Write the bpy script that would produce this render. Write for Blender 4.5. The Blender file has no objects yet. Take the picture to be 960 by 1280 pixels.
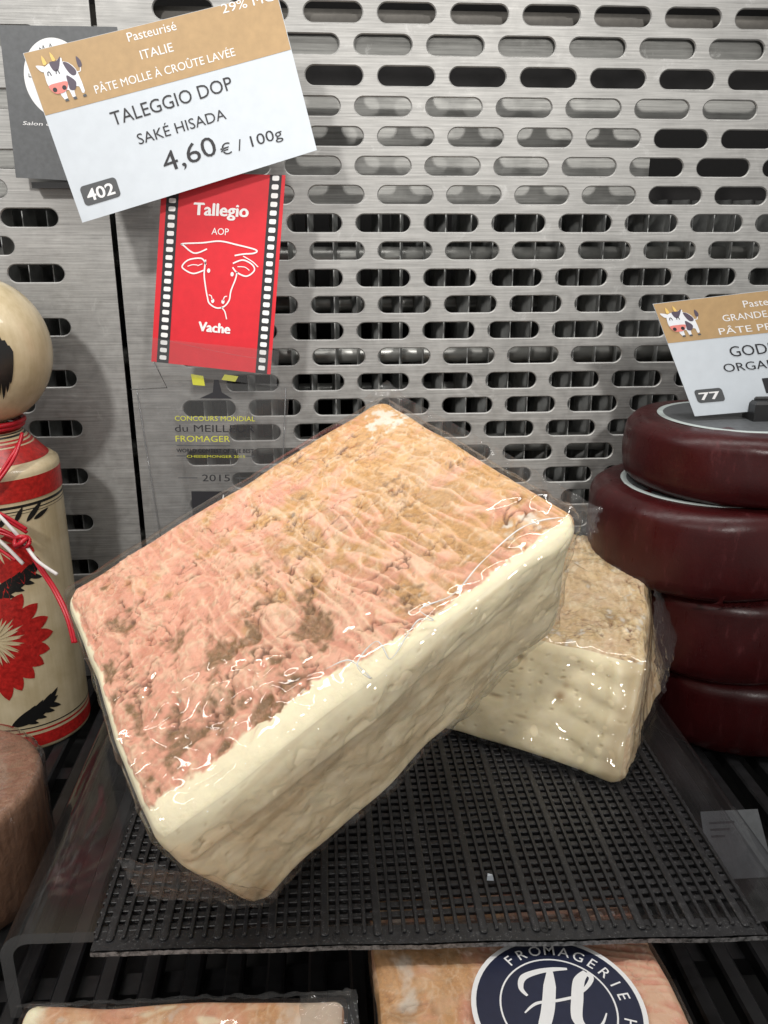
import bpy, bmesh, math, random
import numpy as np
from mathutils import Vector, Matrix
random.seed(4)
R_ = math.radians
S = 0.01                                   # everything below is in centimetres, stored in metres
sc = bpy.context.scene
COL = sc.collection

# ------------------------------------------------------------------ camera, world, lamps, exposure
cam_d = bpy.data.cameras.new("camera")
cam = bpy.data.objects.new("camera", cam_d); COL.objects.link(cam)
cam.location = (0, 0, 28 * S)
cam.rotation_euler = (R_(90 - 18.4), 0, R_(-4))
cam_d.sensor_fit = 'VERTICAL'; cam_d.sensor_height = 24
cam_d.lens = 1050 / 1280 * 24
cam_d.clip_start = 0.01; cam_d.clip_end = 50
sc.camera = cam

world = bpy.data.worlds.new("World"); sc.world = world; world.use_nodes = True
wb = world.node_tree.nodes["Background"]
wb.inputs[0].default_value = (1.0, 0.98, 0.95, 1); wb.inputs[1].default_value = 0.42

def lamp(name, loc, target, power, radius, cone, col):
    d = bpy.data.lights.new(name, 'SPOT'); d.energy = power; d.shadow_soft_size = radius * S
    d.spot_size = R_(cone); d.spot_blend = 0.9; d.color = col
    o = bpy.data.objects.new(name, d); COL.objects.link(o)
    o.location = Vector(loc) * S
    o.rotation_euler = (Vector(target) - Vector(loc)).to_track_quat('-Z', 'Y').to_euler()
    return o
lamp("shop_lamp_left", (-48, -61, 92), (-16, 50, 22), 38, 4.5, 34, (1, 0.97, 0.93))
lamp("shop_lamp_right", (34, -63, 75), (17, 50, 26), 30, 4.5, 31, (1, 0.97, 0.93))

sd = bpy.data.lights.new("case_light_strip", 'AREA'); sd.shape = 'RECTANGLE'; sd.size = 1.3; sd.size_y = 0.06; sd.energy = 5.0; sd.color = (1, 0.98, 0.95)
so = bpy.data.objects.new("case_light_strip", sd); COL.objects.link(so)
so.location = (-0.12, 0.36, 0.80); so.rotation_euler = (Vector((0, 36, 12)) - Vector((0, 36, 80.1))).to_track_quat('-Z', 'Y').to_euler()

sc.view_settings.view_transform = 'Standard'; sc.view_settings.look = 'None'
sc.view_settings.exposure = 0.06; sc.view_settings.gamma = 1
sc.render.engine = 'CYCLES'
sc.cycles.max_bounces = 10; sc.cycles.transparent_max_bounces = 24
sc.cycles.caustics_reflective = False; sc.cycles.caustics_refractive = False
sc.cycles.sample_clamp_indirect = 4

# ------------------------------------------------------------------ materials
MATS = {}
def nodes(name):
    m = bpy.data.materials.new(name); m.use_nodes = True
    nt = m.node_tree
    return m, nt, nt.nodes["Principled BSDF"]
def N(nt, t, **kw):
    n = nt.nodes.new(t)
    for k, v in kw.items():
        if k.startswith('i_'):
            n.inputs[k[2:].replace('_', ' ')].default_value = v
        else: setattr(n, k, v)
    return n
def L(nt, a, b): nt.links.new(a, b)
def coords(nt, scale=(100, 100, 100)):
    tc = N(nt, 'ShaderNodeTexCoord'); mp = N(nt, 'ShaderNodeMapping')
    mp.inputs['Scale'].default_value = scale
    L(nt, tc.outputs['Object'], mp.inputs[0]); return mp.outputs[0]
def noise(nt, vec, scale, detail=4, rough=0.55, dist=0):
    n = N(nt, 'ShaderNodeTexNoise'); n.inputs['Scale'].default_value = scale
    n.inputs['Detail'].default_value = detail; n.inputs['Roughness'].default_value = rough
    n.inputs['Distortion'].default_value = dist
    L(nt, vec, n.inputs['Vector']); return n.outputs[0]
def ramp(nt, fac, stops):
    r = N(nt, 'ShaderNodeValToRGB'); e = r.color_ramp.elements
    while len(e) < len(stops): e.new(0.5)
    for el, (p, c) in zip(e, stops):
        el.position = p
        el.color = (*c, 1) if hasattr(c, '__len__') else (c, c, c, 1)
    L(nt, fac, r.inputs[0]); return r.outputs[0]
def mix(nt, fac, a, b, mode='MIX'):
    m = N(nt, 'ShaderNodeMix', data_type='RGBA', blend_type=mode)
    for sock, v in ((m.inputs[0], fac), (m.inputs[6], a), (m.inputs[7], b)):
        if hasattr(v, 'links'): L(nt, v, sock)
        elif isinstance(v, (int, float)): sock.default_value = v
        else: sock.default_value = (*v, 1)
    return m.outputs[2]
def bump(nt, h, strength, dist, bsdf, sock='Normal'):
    b = N(nt, 'ShaderNodeBump'); b.inputs['Strength'].default_value = strength
    b.inputs['Distance'].default_value = dist * S
    L(nt, h, b.inputs['Height']); L(nt, b.outputs[0], bsdf.inputs[sock]); return b.outputs[0]
def plain(name, col, rough=0.5, metal=0.0, var=0.12, nscale=3.0, bmp=0.0, spec=0.5, coat=0):
    m, nt, b = nodes(name)
    v = coords(nt); n = noise(nt, v, nscale, 5)
    c0 = tuple(max(0, c * (1 - var)) for c in col); c1 = tuple(min(1, c * (1 + var)) for c in col)
    L(nt, ramp(nt, n, [(0.3, c0), (0.7, c1)]), b.inputs['Base Color'])
    b.inputs['Roughness'].default_value = rough; b.inputs['Metallic'].default_value = metal
    b.inputs['Specular IOR Level'].default_value = spec; b.inputs['Coat Weight'].default_value = coat
    if bmp: bump(nt, n, bmp, 0.05, b)
    MATS[name] = m; return m

def brushed(name, base=(0.445, 0.44, 0.425)):
    m, nt, b = nodes(name)
    v = coords(nt, (22, 22, 900)); n1 = noise(nt, v, 1.0, 6, 0.7)
    v2 = coords(nt, (100, 100, 100)); n2 = noise(nt, v2, 0.16, 5, 0.6); n3 = noise(nt, v2, 1.3, 6, 0.65)
    c = ramp(nt, n1, [(0.3, tuple(x * 0.66 for x in base)), (0.7, tuple(x * 1.25 for x in base))])
    c = mix(nt, 0.40, c, ramp(nt, n2, [(0.3, 0.38), (0.7, 0.80)]), 'MULTIPLY')
    n5 = noise(nt, v2, 0.42, 6, 0.75, 1.2); c = mix(nt, ramp(nt, n5, [(0.60, 0), (0.70, 0.30)]), c, (0.66, 0.66, 0.65))
    c = mix(nt, 0.5, c, ramp(nt, n3, [(0.3, 0.35), (0.7, 0.75)]), 'SOFT_LIGHT')
    L(nt, c, b.inputs['Base Color'])
    b.inputs['Metallic'].default_value = 0.75
    L(nt, ramp(nt, n3, [(0.3, 0.48), (0.7, 0.66)]), b.inputs['Roughness'])
    bump(nt, n1, 0.35, 0.02, b)
    MATS[name] = m; return m
brushed('brushed_steel'); brushed('sheet_steel', (0.46, 0.46, 0.44)); brushed('flange_steel', (0.20, 0.20, 0.19))
plain('fin_metal', (0.42, 0.43, 0.42), 0.5, 0.3, 0.35, 0.8)
plain('pipe_metal', (0.42, 0.42, 0.40), 0.4, 0.7, 0.2, 0.7)
plain('dark_interior', (0.012, 0.011, 0.011), 0.8)
plain('dark_frame', (0.14, 0.13, 0.115), 0.6)
plain('black_bar', (0.012, 0.012, 0.013), 0.35, 0, 0.4, 1.5, 0.1)
plain('white_print', (0.82, 0.82, 0.82), 0.55, 0, 0.02)
plain('black_print', (0.018, 0.018, 0.022), 0.5, 0, 0.05)
plain('grey_print', (0.075, 0.08, 0.085), 0.5, 0, 0.05)
plain('tag_white', (0.58, 0.63, 0.68), 0.45, 0, 0.03, 1.2)
plain('tag_tan', (0.44, 0.29, 0.14), 0.5, 0, 0.07, 2.0)
plain('tag_grey', (0.085, 0.09, 0.095), 0.5, 0, 0.15, 3.0)
plain('card_red', (0.66, 0.018, 0.03), 0.42, 0, 0.06, 1.5)
plain('cow_pink', (0.75, 0.23, 0.20), 0.5, 0, 0.05)
plain('cow_dark', (0.09, 0.07, 0.10), 0.5, 0, 0.05)
plain('cow_horn', (0.80, 0.55, 0.16), 0.5, 0, 0.05)
plain('cow_white', (0.78, 0.80, 0.84), 0.5, 0, 0.03)
plain('yellow_print', (0.55, 0.55, 0.05), 0.5, 0, 0.05)
plain('navy_print', (0.014, 0.018, 0.045), 0.35, 0, 0.08)
plain('paper_pale', (0.42, 0.47, 0.46), 0.5, 0, 0.06)
plain('doll_black', (0.012, 0.012, 0.012), 0.3)
plain('doll_red', (0.42, 0.018, 0.015), 0.32, 0, 0.35, 4.0)
plain('cord_red', (0.45, 0.008, 0.02), 0.35, 0, 0.1)
plain('cord_white', (0.72, 0.68, 0.66), 0.5, 0, 0.05)
plain('clip_black', (0.015, 0.015, 0.016), 0.35)

def wood():
    m, nt, b = nodes('doll_wood')
    v = coords(nt, (260, 260, 18)); n = noise(nt, v, 1.0, 5, 0.6)
    v2 = coords(nt); n2 = noise(nt, v2, 0.5, 4)
    c = ramp(nt, n, [(0.3, (0.52, 0.40, 0.22)), (0.7, (0.70, 0.57, 0.36))])
    c = mix(nt, 0.5, c, ramp(nt, n2, [(0.35, (0.46, 0.39, 0.24)), (0.65, (0.70, 0.62, 0.44))]), 'MIX')
    L(nt, c, b.inputs['Base Color']); b.inputs['Roughness'].default_value = 0.32
    b.inputs['Coat Weight'].default_value = 0.3
    MATS['doll_wood'] = m
wood()

def wax():
    m, nt, b = nodes('red_wax')
    v = coords(nt); n = noise(nt, v, 0.35, 5); n2 = noise(nt, v, 6, 4, 0.7); n3 = noise(nt, coords(nt, (200, 200, 45)), 1.0, 4, 0.6)
    c = ramp(nt, n, [(0.3, (0.030, 0.0038, 0.0042)), (0.7, (0.048, 0.0055, 0.0062))])
    c = mix(nt, ramp(nt, n3, [(0.60, 0), (0.76, 0.45)]), c, (0.13, 0.03, 0.034))
    L(nt, c, b.inputs['Base Color'])
    L(nt, ramp(nt, n3, [(0.3, 0.26), (0.7, 0.42)]), b.inputs['Roughness'])
    bump(nt, n2, 0.25, 0.04, b)
    b.inputs['Specular IOR Level'].default_value = 0.32; b.inputs['Subsurface Weight'].default_value = 0.1; b.inputs['Subsurface Radius'].default_value = (0.01, 0.002, 0.002); b.inputs['Subsurface Scale'].default_value = 0.3
    MATS['red_wax'] = m
wax()

def mat_plastic():
    m, nt, b = nodes('mat_plastic')
    v = coords(nt); n = noise(nt, v, 2.2, 6, 0.75); n2 = noise(nt, v, 9, 3, 0.7)
    c = ramp(nt, n, [(0.3, (0.009, 0.009, 0.010)), (0.60, (0.020, 0.020, 0.022)), (0.76, (0.08, 0.08, 0.085))])
    c = mix(nt, ramp(nt, n2, [(0.60, 0.0), (0.72, 0.6)]), c, (0.26, 0.26, 0.26))
    L(nt, c, b.inputs['Base Color']); b.inputs['Roughness'].default_value = 0.38
    bump(nt, n2, 0.5, 0.03, b)
    MATS['mat_plastic'] = m
    m, nt, b = nodes('cut_edge')
    v = coords(nt); n = noise(nt, v, 4, 4, 0.7)
    L(nt, ramp(nt, n, [(0.35, (0.02, 0.02, 0.02)), (0.6, (0.30, 0.30, 0.30))]), b.inputs['Base Color'])
    b.inputs['Roughness'].default_value = 0.7; MATS['cut_edge'] = m
mat_plastic()

def clear(name, rough=0.04, haze=0.03, tint=(0.97, 0.97, 0.96), ior=1.45, b1=(1.2, 0.5, 0.10), b2=(6, 0.3, 0.03), hazecol=(0.8, 0.8, 0.8), aniso=(100, 100, 100), creases=0.0):
    """thin clear sheet: light goes straight through, a fresnel share is mirrored"""
    m = bpy.data.materials.new(name); m.use_nodes = True; nt = m.node_tree; nt.nodes.clear()
    out = N(nt, 'ShaderNodeOutputMaterial')
    tr = N(nt, 'ShaderNodeBsdfTransparent'); tr.inputs[0].default_value = (*tint, 1)
    gl = N(nt, 'ShaderNodeBsdfGlossy'); gl.inputs['Roughness'].default_value = rough
    df = N(nt, 'ShaderNodeBsdfDiffuse'); df.inputs[0].default_value = (*hazecol, 1)
    fr = N(nt, 'ShaderNodeFresnel')
    gm = N(nt, 'ShaderNodeNewGeometry'); mr = N(nt, 'ShaderNodeMapRange')      # same reflectance from both sides of the sheet
    mr.inputs[3].default_value = ior; mr.inputs[4].default_value = 1 / ior
    L(nt, gm.outputs['Backfacing'], mr.inputs[0]); L(nt, mr.outputs[0], fr.inputs[0])
    v = coords(nt, aniso)
    bb = None
    for sc_, st, di in (b1, b2):
        if st <= 0: continue
        h = noise(nt, v, sc_, 3, 0.5, 0.6)
        if creases:
            # fold h into ridges so the film has crisp creases
            mm = N(nt, 'ShaderNodeMath', operation='SUBTRACT'); L(nt, h, mm.inputs[0]); mm.inputs[1].default_value = 0.5
            ab = N(nt, 'ShaderNodeMath', operation='ABSOLUTE'); L(nt, mm.outputs[0], ab.inputs[0])
            pw = N(nt, 'ShaderNodeMath', operation='POWER'); L(nt, ab.outputs[0], pw.inputs[0]); pw.inputs[1].default_value = creases
            h = pw.outputs[0]
        b = N(nt, 'ShaderNodeBump'); b.inputs['Strength'].default_value = st; b.inputs['Distance'].default_value = di * S
        L(nt, h, b.inputs['Height'])
        if bb: L(nt, bb.outputs[0], b.inputs['Normal'])
        bb = b
    if bb:
        L(nt, bb.outputs[0], gl.inputs['Normal']); L(nt, bb.outputs[0], fr.inputs['Normal'])
    m1 = N(nt, 'ShaderNodeMixShader'); L(nt, fr.outputs[0], m1.inputs[0]); L(nt, tr.outputs[0], m1.inputs[1]); L(nt, gl.outputs[0], m1.inputs[2])
    m2 = N(nt, 'ShaderNodeMixShader'); m2.inputs[0].default_value = haze; L(nt, m1.outputs[0], m2.inputs[1]); L(nt, df.outputs[0], m2.inputs[2])
    L(nt, m2.outputs[0], out.inputs[0]); MATS[name] = m; return m
clear('cling_film', 0.035, 0.010, ior=1.62, b1=(0.5, 0.12, 0.5), b2=(1.6, 0.0, 0.06), creases=0.0)
clear('film_flap', 0.05, 0.04, tint=(0.90, 0.88, 0.86), b1=(1.2, 0.8, 0.25), b2=(5, 0.5, 0.04))
clear('fold_highlight', 0.22, 0.70, tint=(0.97, 0.96, 0.94), ior=2.6, b1=(3, 0.3, 0.02), b2=(9, 0.0, 0.0), hazecol=(0.9, 0.9, 0.88))  # whitish diffuse colour imitates a bright highlight on a film fold
clear('clear_acrylic', 0.05, 0.022, tint=(0.93, 0.93, 0.94), ior=1.5, b1=(0.3, 0.15, 0.05), b2=(3, 0.0, 0), hazecol=(0.35, 0.35, 0.35))
clear('acrylic_edge', 0.15, 0.30, tint=(0.55, 0.55, 0.55), ior=1.5, b1=(0.5, 0.1, 0.05), b2=(3, 0, 0), hazecol=(0.30, 0.30, 0.30))
clear('sign_film', 0.06, 0.05, tint=(0.80, 0.80, 0.80), b1=(0.3, 0.3, 0.2), b2=(2, 0, 0))
clear('sticky_tape', 0.08, 0.04, tint=(0.93, 0.93, 0.93), b1=(1.5, 0.5, 0.1), b2=(4, 0.2, 0.03))

def cheese_mats(prefix, pink=(0.76, 0.325, 0.22), tan=(0.62, 0.34, 0.125), brown=(0.17, 0.092, 0.036), pale=(0.86, 0.62, 0.42), cream=(0.92, 0.82, 0.58)):
    m, nt, b = nodes(prefix + '_rind')
    v = coords(nt)
    at = lambda n_: N(nt, 'ShaderNodeAttribute', attribute_name=n_).outputs['Fac']
    fine = noise(nt, v, 7, 5, 0.7); mid = noise(nt, v, 1.6, 5, 0.6); speck = noise(nt, v, 16, 2, 0.5)
    pk = mix(nt, ramp(nt, mid, [(0.35, 0), (0.65, 1)]), tuple(c * 0.92 for c in pink), tuple(min(1, c * 1.1) for c in (pink[0], pink[1] * 1.12, pink[2] * 1.15)))
    tn = mix(nt, ramp(nt, fine, [(0.35, 0), (0.65, 1)]), tuple(c * 0.85 for c in tan), tuple(min(1, c * 1.12) for c in tan))
    c = mix(nt, at('tan'), pk, tn)
    c = mix(nt, at('ridge'), c, pale)
    c = mix(nt, at('brown'), c, mix(nt, ramp(nt, fine, [(0.35, 0), (0.65, 1)]), brown, tuple(x * 1.7 for x in brown)))
    c = mix(nt, at('mould'), c, (0.80, 0.76, 0.68))
    c = mix(nt, ramp(nt, speck, [(0.66, 0.0), (0.74, 0.55)]), c, (0.85, 0.70, 0.48))
    c = mix(nt, at('crack'), c, (0.16, 0.07, 0.03))
    c = mix(nt, at('cream'), c, mix(nt, ramp(nt, mid, [(0.4, 0), (0.6, 1)]), cream, tuple(min(1, x * 1.07) for x in cream)))
    L(nt, c, b.inputs['Base Color']); b.inputs['Roughness'].default_value = 0.6
    b.inputs['Subsurface Weight'].default_value = 0.12; b.inputs['Subsurface Scale'].default_value = 0.004
    b.inputs['Subsurface Radius'].default_value = (1, 0.5, 0.25)
    bump(nt, fine, 0.5, 0.05, b)
    MATS[prefix + '_rind'] = m
    m, nt, b = nodes(prefix + '_paste')
    v = coords(nt); n1 = noise(nt, v, 0.55, 5, 0.6); n2 = noise(nt, v, 3.5, 5, 0.7); n3 = noise(nt, coords(nt, (60, 60, 140)), 1.1, 4, 0.6, 0.5)
    c = ramp(nt, n1, [(0.32, tuple(x * 0.90 for x in cream)), (0.68, tuple(min(1, x * 1.08) for x in cream))])
    c = mix(nt, ramp(nt, n3, [(0.48, 0), (0.7, 0.25)]), c, (0.66, 0.54, 0.36))
    c = mix(nt, ramp(nt, n2, [(0.68, 0), (0.76, 0.5)]), c, (0.52, 0.38, 0.2))
    at2 = N(nt, 'ShaderNodeAttribute', attribute_name='brown').outputs['Fac']
    c = mix(nt, at2, c, (0.42, 0.27, 0.12))
    L(nt, c, b.inputs['Base Color']); b.inputs['Roughness'].default_value = 0.38
    b.inputs['Subsurface Weight'].default_value = 0.25; b.inputs['Subsurface Scale'].default_value = 0.006
    b.inputs['Subsurface Radius'].default_value = (1, 0.7, 0.35)
    bump(nt, n2, 0.15, 0.03, b)
    MATS[prefix + '_paste'] = m
cheese_mats('cheese')
cheese_mats('aged', pink=(0.64, 0.42, 0.27), tan=(0.66, 0.47, 0.24), pale=(0.84, 0.72, 0.50), cream=(0.86, 0.75, 0.50))

# ------------------------------------------------------------------ builders
ORG = {}
def props(o, label=None, cat=None, group=None, kind=None):
    if label: o['label'] = label
    if cat: o['category'] = cat
    if group: o['group'] = group
    if kind: o['kind'] = kind
    return o
def thing(name, loc, label=None, cat=None, group=None, kind=None):
    o = bpy.data.objects.new(name, None); o.empty_display_size = 0.01; COL.objects.link(o)
    o.location = Vector(loc) * S; ORG[o.name] = Vector(loc)
    return props(o, label, cat, group, kind)
def org(o):
    return ORG.get(o.name, Vector((0, 0, 0))) if o else Vector((0, 0, 0))
def mesh_obj(name, verts, faces, mat, parent=None, smooth=False, loc=None, attrs=None, kind=None, mats=None, fmat=None):
    """verts in world cm. With a parent the mesh is stored relative to the parent's origin."""
    o0 = org(parent) if parent else Vector(loc or (0, 0, 0))
    v = np.asarray(verts, float) - np.array(o0)
    me = bpy.data.meshes.new(name); me.from_pydata((v * S).tolist(), [], [list(f) for f in faces])
    for mm in (mats or [mat]): me.materials.append(MATS[mm])
    if fmat is not None: me.polygons.foreach_set('material_index', fmat)
    if smooth: me.polygons.foreach_set('use_smooth', [True] * len(me.polygons))
    if attrs:
        for k, a in attrs.items():
            at = me.attributes.new(k, 'FLOAT', 'POINT'); at.data.foreach_set('value', np.asarray(a, np.float32).ravel())
    me.update()
    o = bpy.data.objects.new(name, me); COL.objects.link(o)
    if parent: o.parent = parent
    else: o.location = Vector(o0) * S
    ORG[o.name] = Vector(o0)
    if kind: o['kind'] = kind
    return o

class MB:
    def __init__(s): s.v = []; s.f = []
    def add(s, vs, fs):
        n = len(s.v); s.v += [tuple(p) for p in vs]; s.f += [[i + n for i in f] for f in fs]; return s
    def box(s, a, b, ch=0.0):
        x0, y0, z0 = a; x1, y1, z1 = b
        if ch <= 0:
            return s.add([(x0,y0,z0),(x1,y0,z0),(x1,y1,z0),(x0,y1,z0),(x0,y0,z1),(x1,y0,z1),(x1,y1,z1),(x0,y1,z1)],
                  [(0,3,2,1),(4,5,6,7),(0,1,5,4),(1,2,6,5),(2,3,7,6),(3,0,4,7)])
        c = ch
        vs = [(x0,y0,z0),(x1,y0,z0),(x1,y1,z0),(x0,y1,z0),(x0,y0,z1-c),(x1,y0,z1-c),(x1,y1,z1-c),(x0,y1,z1-c),
              (x0+c,y0+c,z1),(x1-c,y0+c,z1),(x1-c,y1-c,z1),(x0+c,y1-c,z1)]
        return s.add(vs, [(0,3,2,1),(0,1,5,4),(1,2,6,5),(2,3,7,6),(3,0,4,7),(4,5,9,8),(5,6,10,9),(6,7,11,10),(7,4,8,11),(8,9,10,11)])
    def tube(s, pts, r, n=8, cap=True):
        P = [Vector(p) for p in pts]; rings = []
        up = Vector((0.13, 0.2, 1)).normalized()
        for i, p in enumerate(P):
            t = (P[min(i + 1, len(P) - 1)] - P[max(i - 1, 0)]).normalized()
            a = t.cross(up)
            if a.length < 1e-3: a = t.cross(Vector((1, 0, 0)))
            a.normalize(); b = t.cross(a)
            rr = r[i] if hasattr(r, '__len__') else r
            rings.append([p + (a * math.cos(2 * math.pi * k / n) + b * math.sin(2 * math.pi * k / n)) * rr for k in range(n)])
        vs = [q for rg in rings for q in rg]; fs = []
        for i in range(len(P) - 1):
            for k in range(n):
                k2 = (k + 1) % n; fs.append((i * n + k, i * n + k2, (i + 1) * n + k2, (i + 1) * n + k))
        if cap: fs += [tuple(range(n - 1, -1, -1)), tuple((len(P) - 1) * n + k for k in range(n))]
        return s.add(vs, fs)
    def lathe(s, prof, c, n=96, capped=False):
        vs = []; fs = []
        for (r, z) in prof:
            for k in range(n):
                a = 2 * math.pi * k / n; vs.append((c[0] + r * math.cos(a), c[1] + r * math.sin(a), c[2] + z))
        for i in range(len(prof) - 1):
            for k in range(n):
                k2 = (k + 1) % n; fs.append((i * n + k, i * n + k2, (i + 1) * n + k2, (i + 1) * n + k))
        return s.add(vs, fs)
    def build(s, name, mat, parent=None, **kw): return mesh_obj(name, s.v, s.f, mat, parent, **kw)

def smooth_curve(pts, n=8):
    P = [np.array(p, float) for p in pts]; out = []
    for i in range(len(P) - 1):
        p0 = P[max(i - 1, 0)]; p1 = P[i]; p2 = P[i + 1]; p3 = P[min(i + 2, len(P) - 1)]
        for k in range(n):
            t = k / n
            out.append(0.5 * ((2 * p1) + (-p0 + p2) * t + (2 * p0 - 5 * p1 + 4 * p2 - p3) * t * t + (-p0 + 3 * p1 - 3 * p2 + p3) * t ** 3))
    out.append(P[-1]); return out

# --- flat print: everything is drawn in (u, v) of its card and mapped to the card's four corners
class Card:
    def __init__(s, BL, BR, TR, TL, bow=0.0):
        s.c = [np.array(p, float) for p in (BL, BR, TR, TL)]; s.bow = bow
        s.n = np.cross(s.c[1] - s.c[0], s.c[3] - s.c[0]); s.n /= np.linalg.norm(s.n)
        s.W = np.linalg.norm(s.c[1] - s.c[0]); s.H = np.linalg.norm(s.c[3] - s.c[0])
    def p(s, u, v, lift=0.0):
        BL, BR, TR, TL = s.c
        q = (1-u)*(1-v)*BL + u*(1-v)*BR + u*v*TR + (1-u)*v*TL
        return q + s.n * (lift + s.bow * (4 * (u - .5) ** 2))
    def sheet(s, name, mat, parent, u0=0, v0=0, u1=1, v1=1, lift=0.0, thick=0.0, nu=24, nv=10, **kw):
        vs = []; fs = []
        for j in range(nv + 1):
            for i in range(nu + 1):
                vs.append(s.p(u0 + (u1 - u0) * i / nu, v0 + (v1 - v0) * j / nv, lift))
        for j in range(nv):
            for i in range(nu):
                a = j * (nu + 1) + i; fs.append((a, a + 1, a + nu + 2, a + nu + 1))
        if thick:
            n = len(vs); vs += [q - s.n * thick for q in vs]; fs += [tuple(i + n for i in reversed(f)) for f in fs]
            ring = [i for i in range(nu + 1)] + [(j + 1) * (nu + 1) - 1 for j in range(1, nv + 1)] + [nv * (nu + 1) + i for i in range(nu - 1, -1, -1)] + [j * (nu + 1) for j in range(nv - 1, 0, -1)]
            for a, b in zip(ring, ring[1:] + ring[:1]): fs.append((b, a, a + n, b + n))
        return mesh_obj(name, vs, fs, mat, parent, **kw)
    def poly(s, mb, pts, lift, curve=0, closed=True):
        if curve:
            q = list(pts) + [pts[0]]
            P = [np.array(a, float) for a in q]
            out = []
            m = len(pts)
            for i in range(m):
                p0, p1, p2, p3 = (np.array(pts[(i + k - 1) % m], float) for k in range(4))
                for k in range(curve):
                    t = k / curve
                    out.append(0.5 * ((2 * p1) + (-p0 + p2) * t + (2 * p0 - 5 * p1 + 4 * p2 - p3) * t * t + (-p0 + 3 * p1 - 3 * p2 + p3) * t ** 3))
            pts = out
        vs = [s.p(a[0], a[1], lift) for a in pts]
        mb.add(vs, [tuple(range(len(vs)))])
    def stroke(s, mb, pts, w, lift, n=8, taper=False):
        """a ribbon of width w (cm) along a smooth curve through pts (u, v)"""
        P = smooth_curve(pts, n); A = np.array([s.W, s.H])
        Q = np.array(P) * A; t = np.gradient(Q, axis=0); t /= (np.linalg.norm(t, axis=1)[:, None] + 1e-9)
        nn = np.stack([-t[:, 1], t[:, 0]], 1)
        m = len(Q); ws = np.full(m, w / 2.0)
        if hasattr(taper, '__len__'): ws = np.interp(np.linspace(0, 1, m), np.linspace(0, 1, len(taper)), taper) / 2
        elif taper: ws = w / 2 * np.clip(np.minimum(np.arange(m), np.arange(m)[::-1]) / (m * 0.25), 0.15, 1)
        vs = [s.p(*((q + k * n_ * w_) / A), lift) for k in (1, -1) for q, n_, w_ in zip(Q, nn, ws)]
        mb.add(vs, [(i + m, i + m + 1, i + 1, i) for i in range(m - 1)])
    def text(s, string, u0, v0, u1, cap, mat, parent, lift=0.013, name='lettering', bold=0.0, v1=None, shear=0.0, spacing=1.0):
        """string from (u0, v0) to (u1, v1 or v0), capital height cap in cm"""
        if v1 is None: v1 = v0
        cu = bpy.data.curves.new('txt', 'FONT'); cu.body = string; cu.size = 1.0; cu.offset = bold; cu.shear = shear
        cu.space_character = spacing; cu.resolution_u = 3
        ob = bpy.data.objects.new('txt', cu); COL.objects.link(ob)
        dg = bpy.context.evaluated_depsgraph_get(); dg.update()
        me = bpy.data.meshes.new_from_object(ob.evaluated_get(dg))
        v = np.array([tuple(p.co) for p in me.vertices]) if len(me.vertices) else np.zeros((1, 3))
        fs = [tuple(p.vertices) for p in me.polygons]
        bpy.data.objects.remove(ob); bpy.data.curves.remove(cu); bpy.data.meshes.remove(me)
        x0, x1 = v[:, 0].min(), v[:, 0].max()
        L_ = math.hypot((u1 - u0) * s.W, (v1 - v0) * s.H)
        sx = L_ / (x1 - x0); sy = cap / 0.729
        ex = np.array([(u1 - u0) * s.W, (v1 - v0) * s.H]) / L_; ey = np.array([-ex[1], ex[0]])
        out = []
        for x, y, _ in v:
            q = np.array([u0 * s.W, v0 * s.H]) + ex * (x - x0) * sx + ey * y * sy
            out.append(s.p(q[0] / s.W, q[1] / s.H, lift))
        return mesh_obj(name, out, fs, mat, parent)
    def arc_text(s, string, cu_, cv_, r, a0, a1, cap, mat, parent, lift=0.02, bold=0.0):
        """letters along a circle (radius r cm, centre u, v) from angle a0 to a1 degrees, clockwise; one mesh per word"""
        vs = []; fs = []
        for i, ch in enumerate(string):
            if ch == ' ': continue
            cur = bpy.data.curves.new('txt', 'FONT'); cur.body = ch; cur.offset = bold; cur.resolution_u = 3
            ob = bpy.data.objects.new('txt', cur); COL.objects.link(ob)
            dg = bpy.context.evaluated_depsgraph_get(); dg.update()
            me = bpy.data.meshes.new_from_object(ob.evaluated_get(dg))
            v = np.array([tuple(p.co) for p in me.vertices]); f = [tuple(p.vertices) for p in me.polygons]
            bpy.data.objects.remove(ob); bpy.data.curves.remove(cur); bpy.data.meshes.remove(me)
            k = cap / 0.729; cx_ = (v[:, 0].min() + v[:, 0].max()) / 2
            a = R_(a0 + (a1 - a0) * i / max(1, len(string) - 1))
            er = np.array([math.cos(a), math.sin(a)]); et = np.array([math.sin(a), -math.cos(a)])
            n0 = len(vs)
            for x, y, _ in v:
                q = np.array([cu_ * s.W, cv_ * s.H]) + er * (r + y * k) + et * (x - cx_) * k
                vs.append(s.p(q[0] / s.W, q[1] / s.H, lift))
            fs += [tuple(j + n0 for j in g) for g in f]
        return mesh_obj('lettering', vs, fs, mat, parent)
    def circle(s, mb, cu_, cv_, r, lift, n=64, r_in=0, ry=None):
        ry = ry or r
        P = [(cu_ + r * math.cos(2*math.pi*k/n) / s.W, cv_ + ry * math.sin(2*math.pi*k/n) / s.H) for k in range(n)]
        if not r_in: s.poly(mb, P, lift); return
        q = r_in / r
        Q = [(cu_ + (a - cu_) * q, cv_ + (b - cv_) * q) for a, b in P]
        vs = [s.p(a, b, lift) for a, b in P + Q]
        mb.add(vs, [(k, (k + 1) % n, n + (k + 1) % n, n + k) for k in range(n)])

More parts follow.
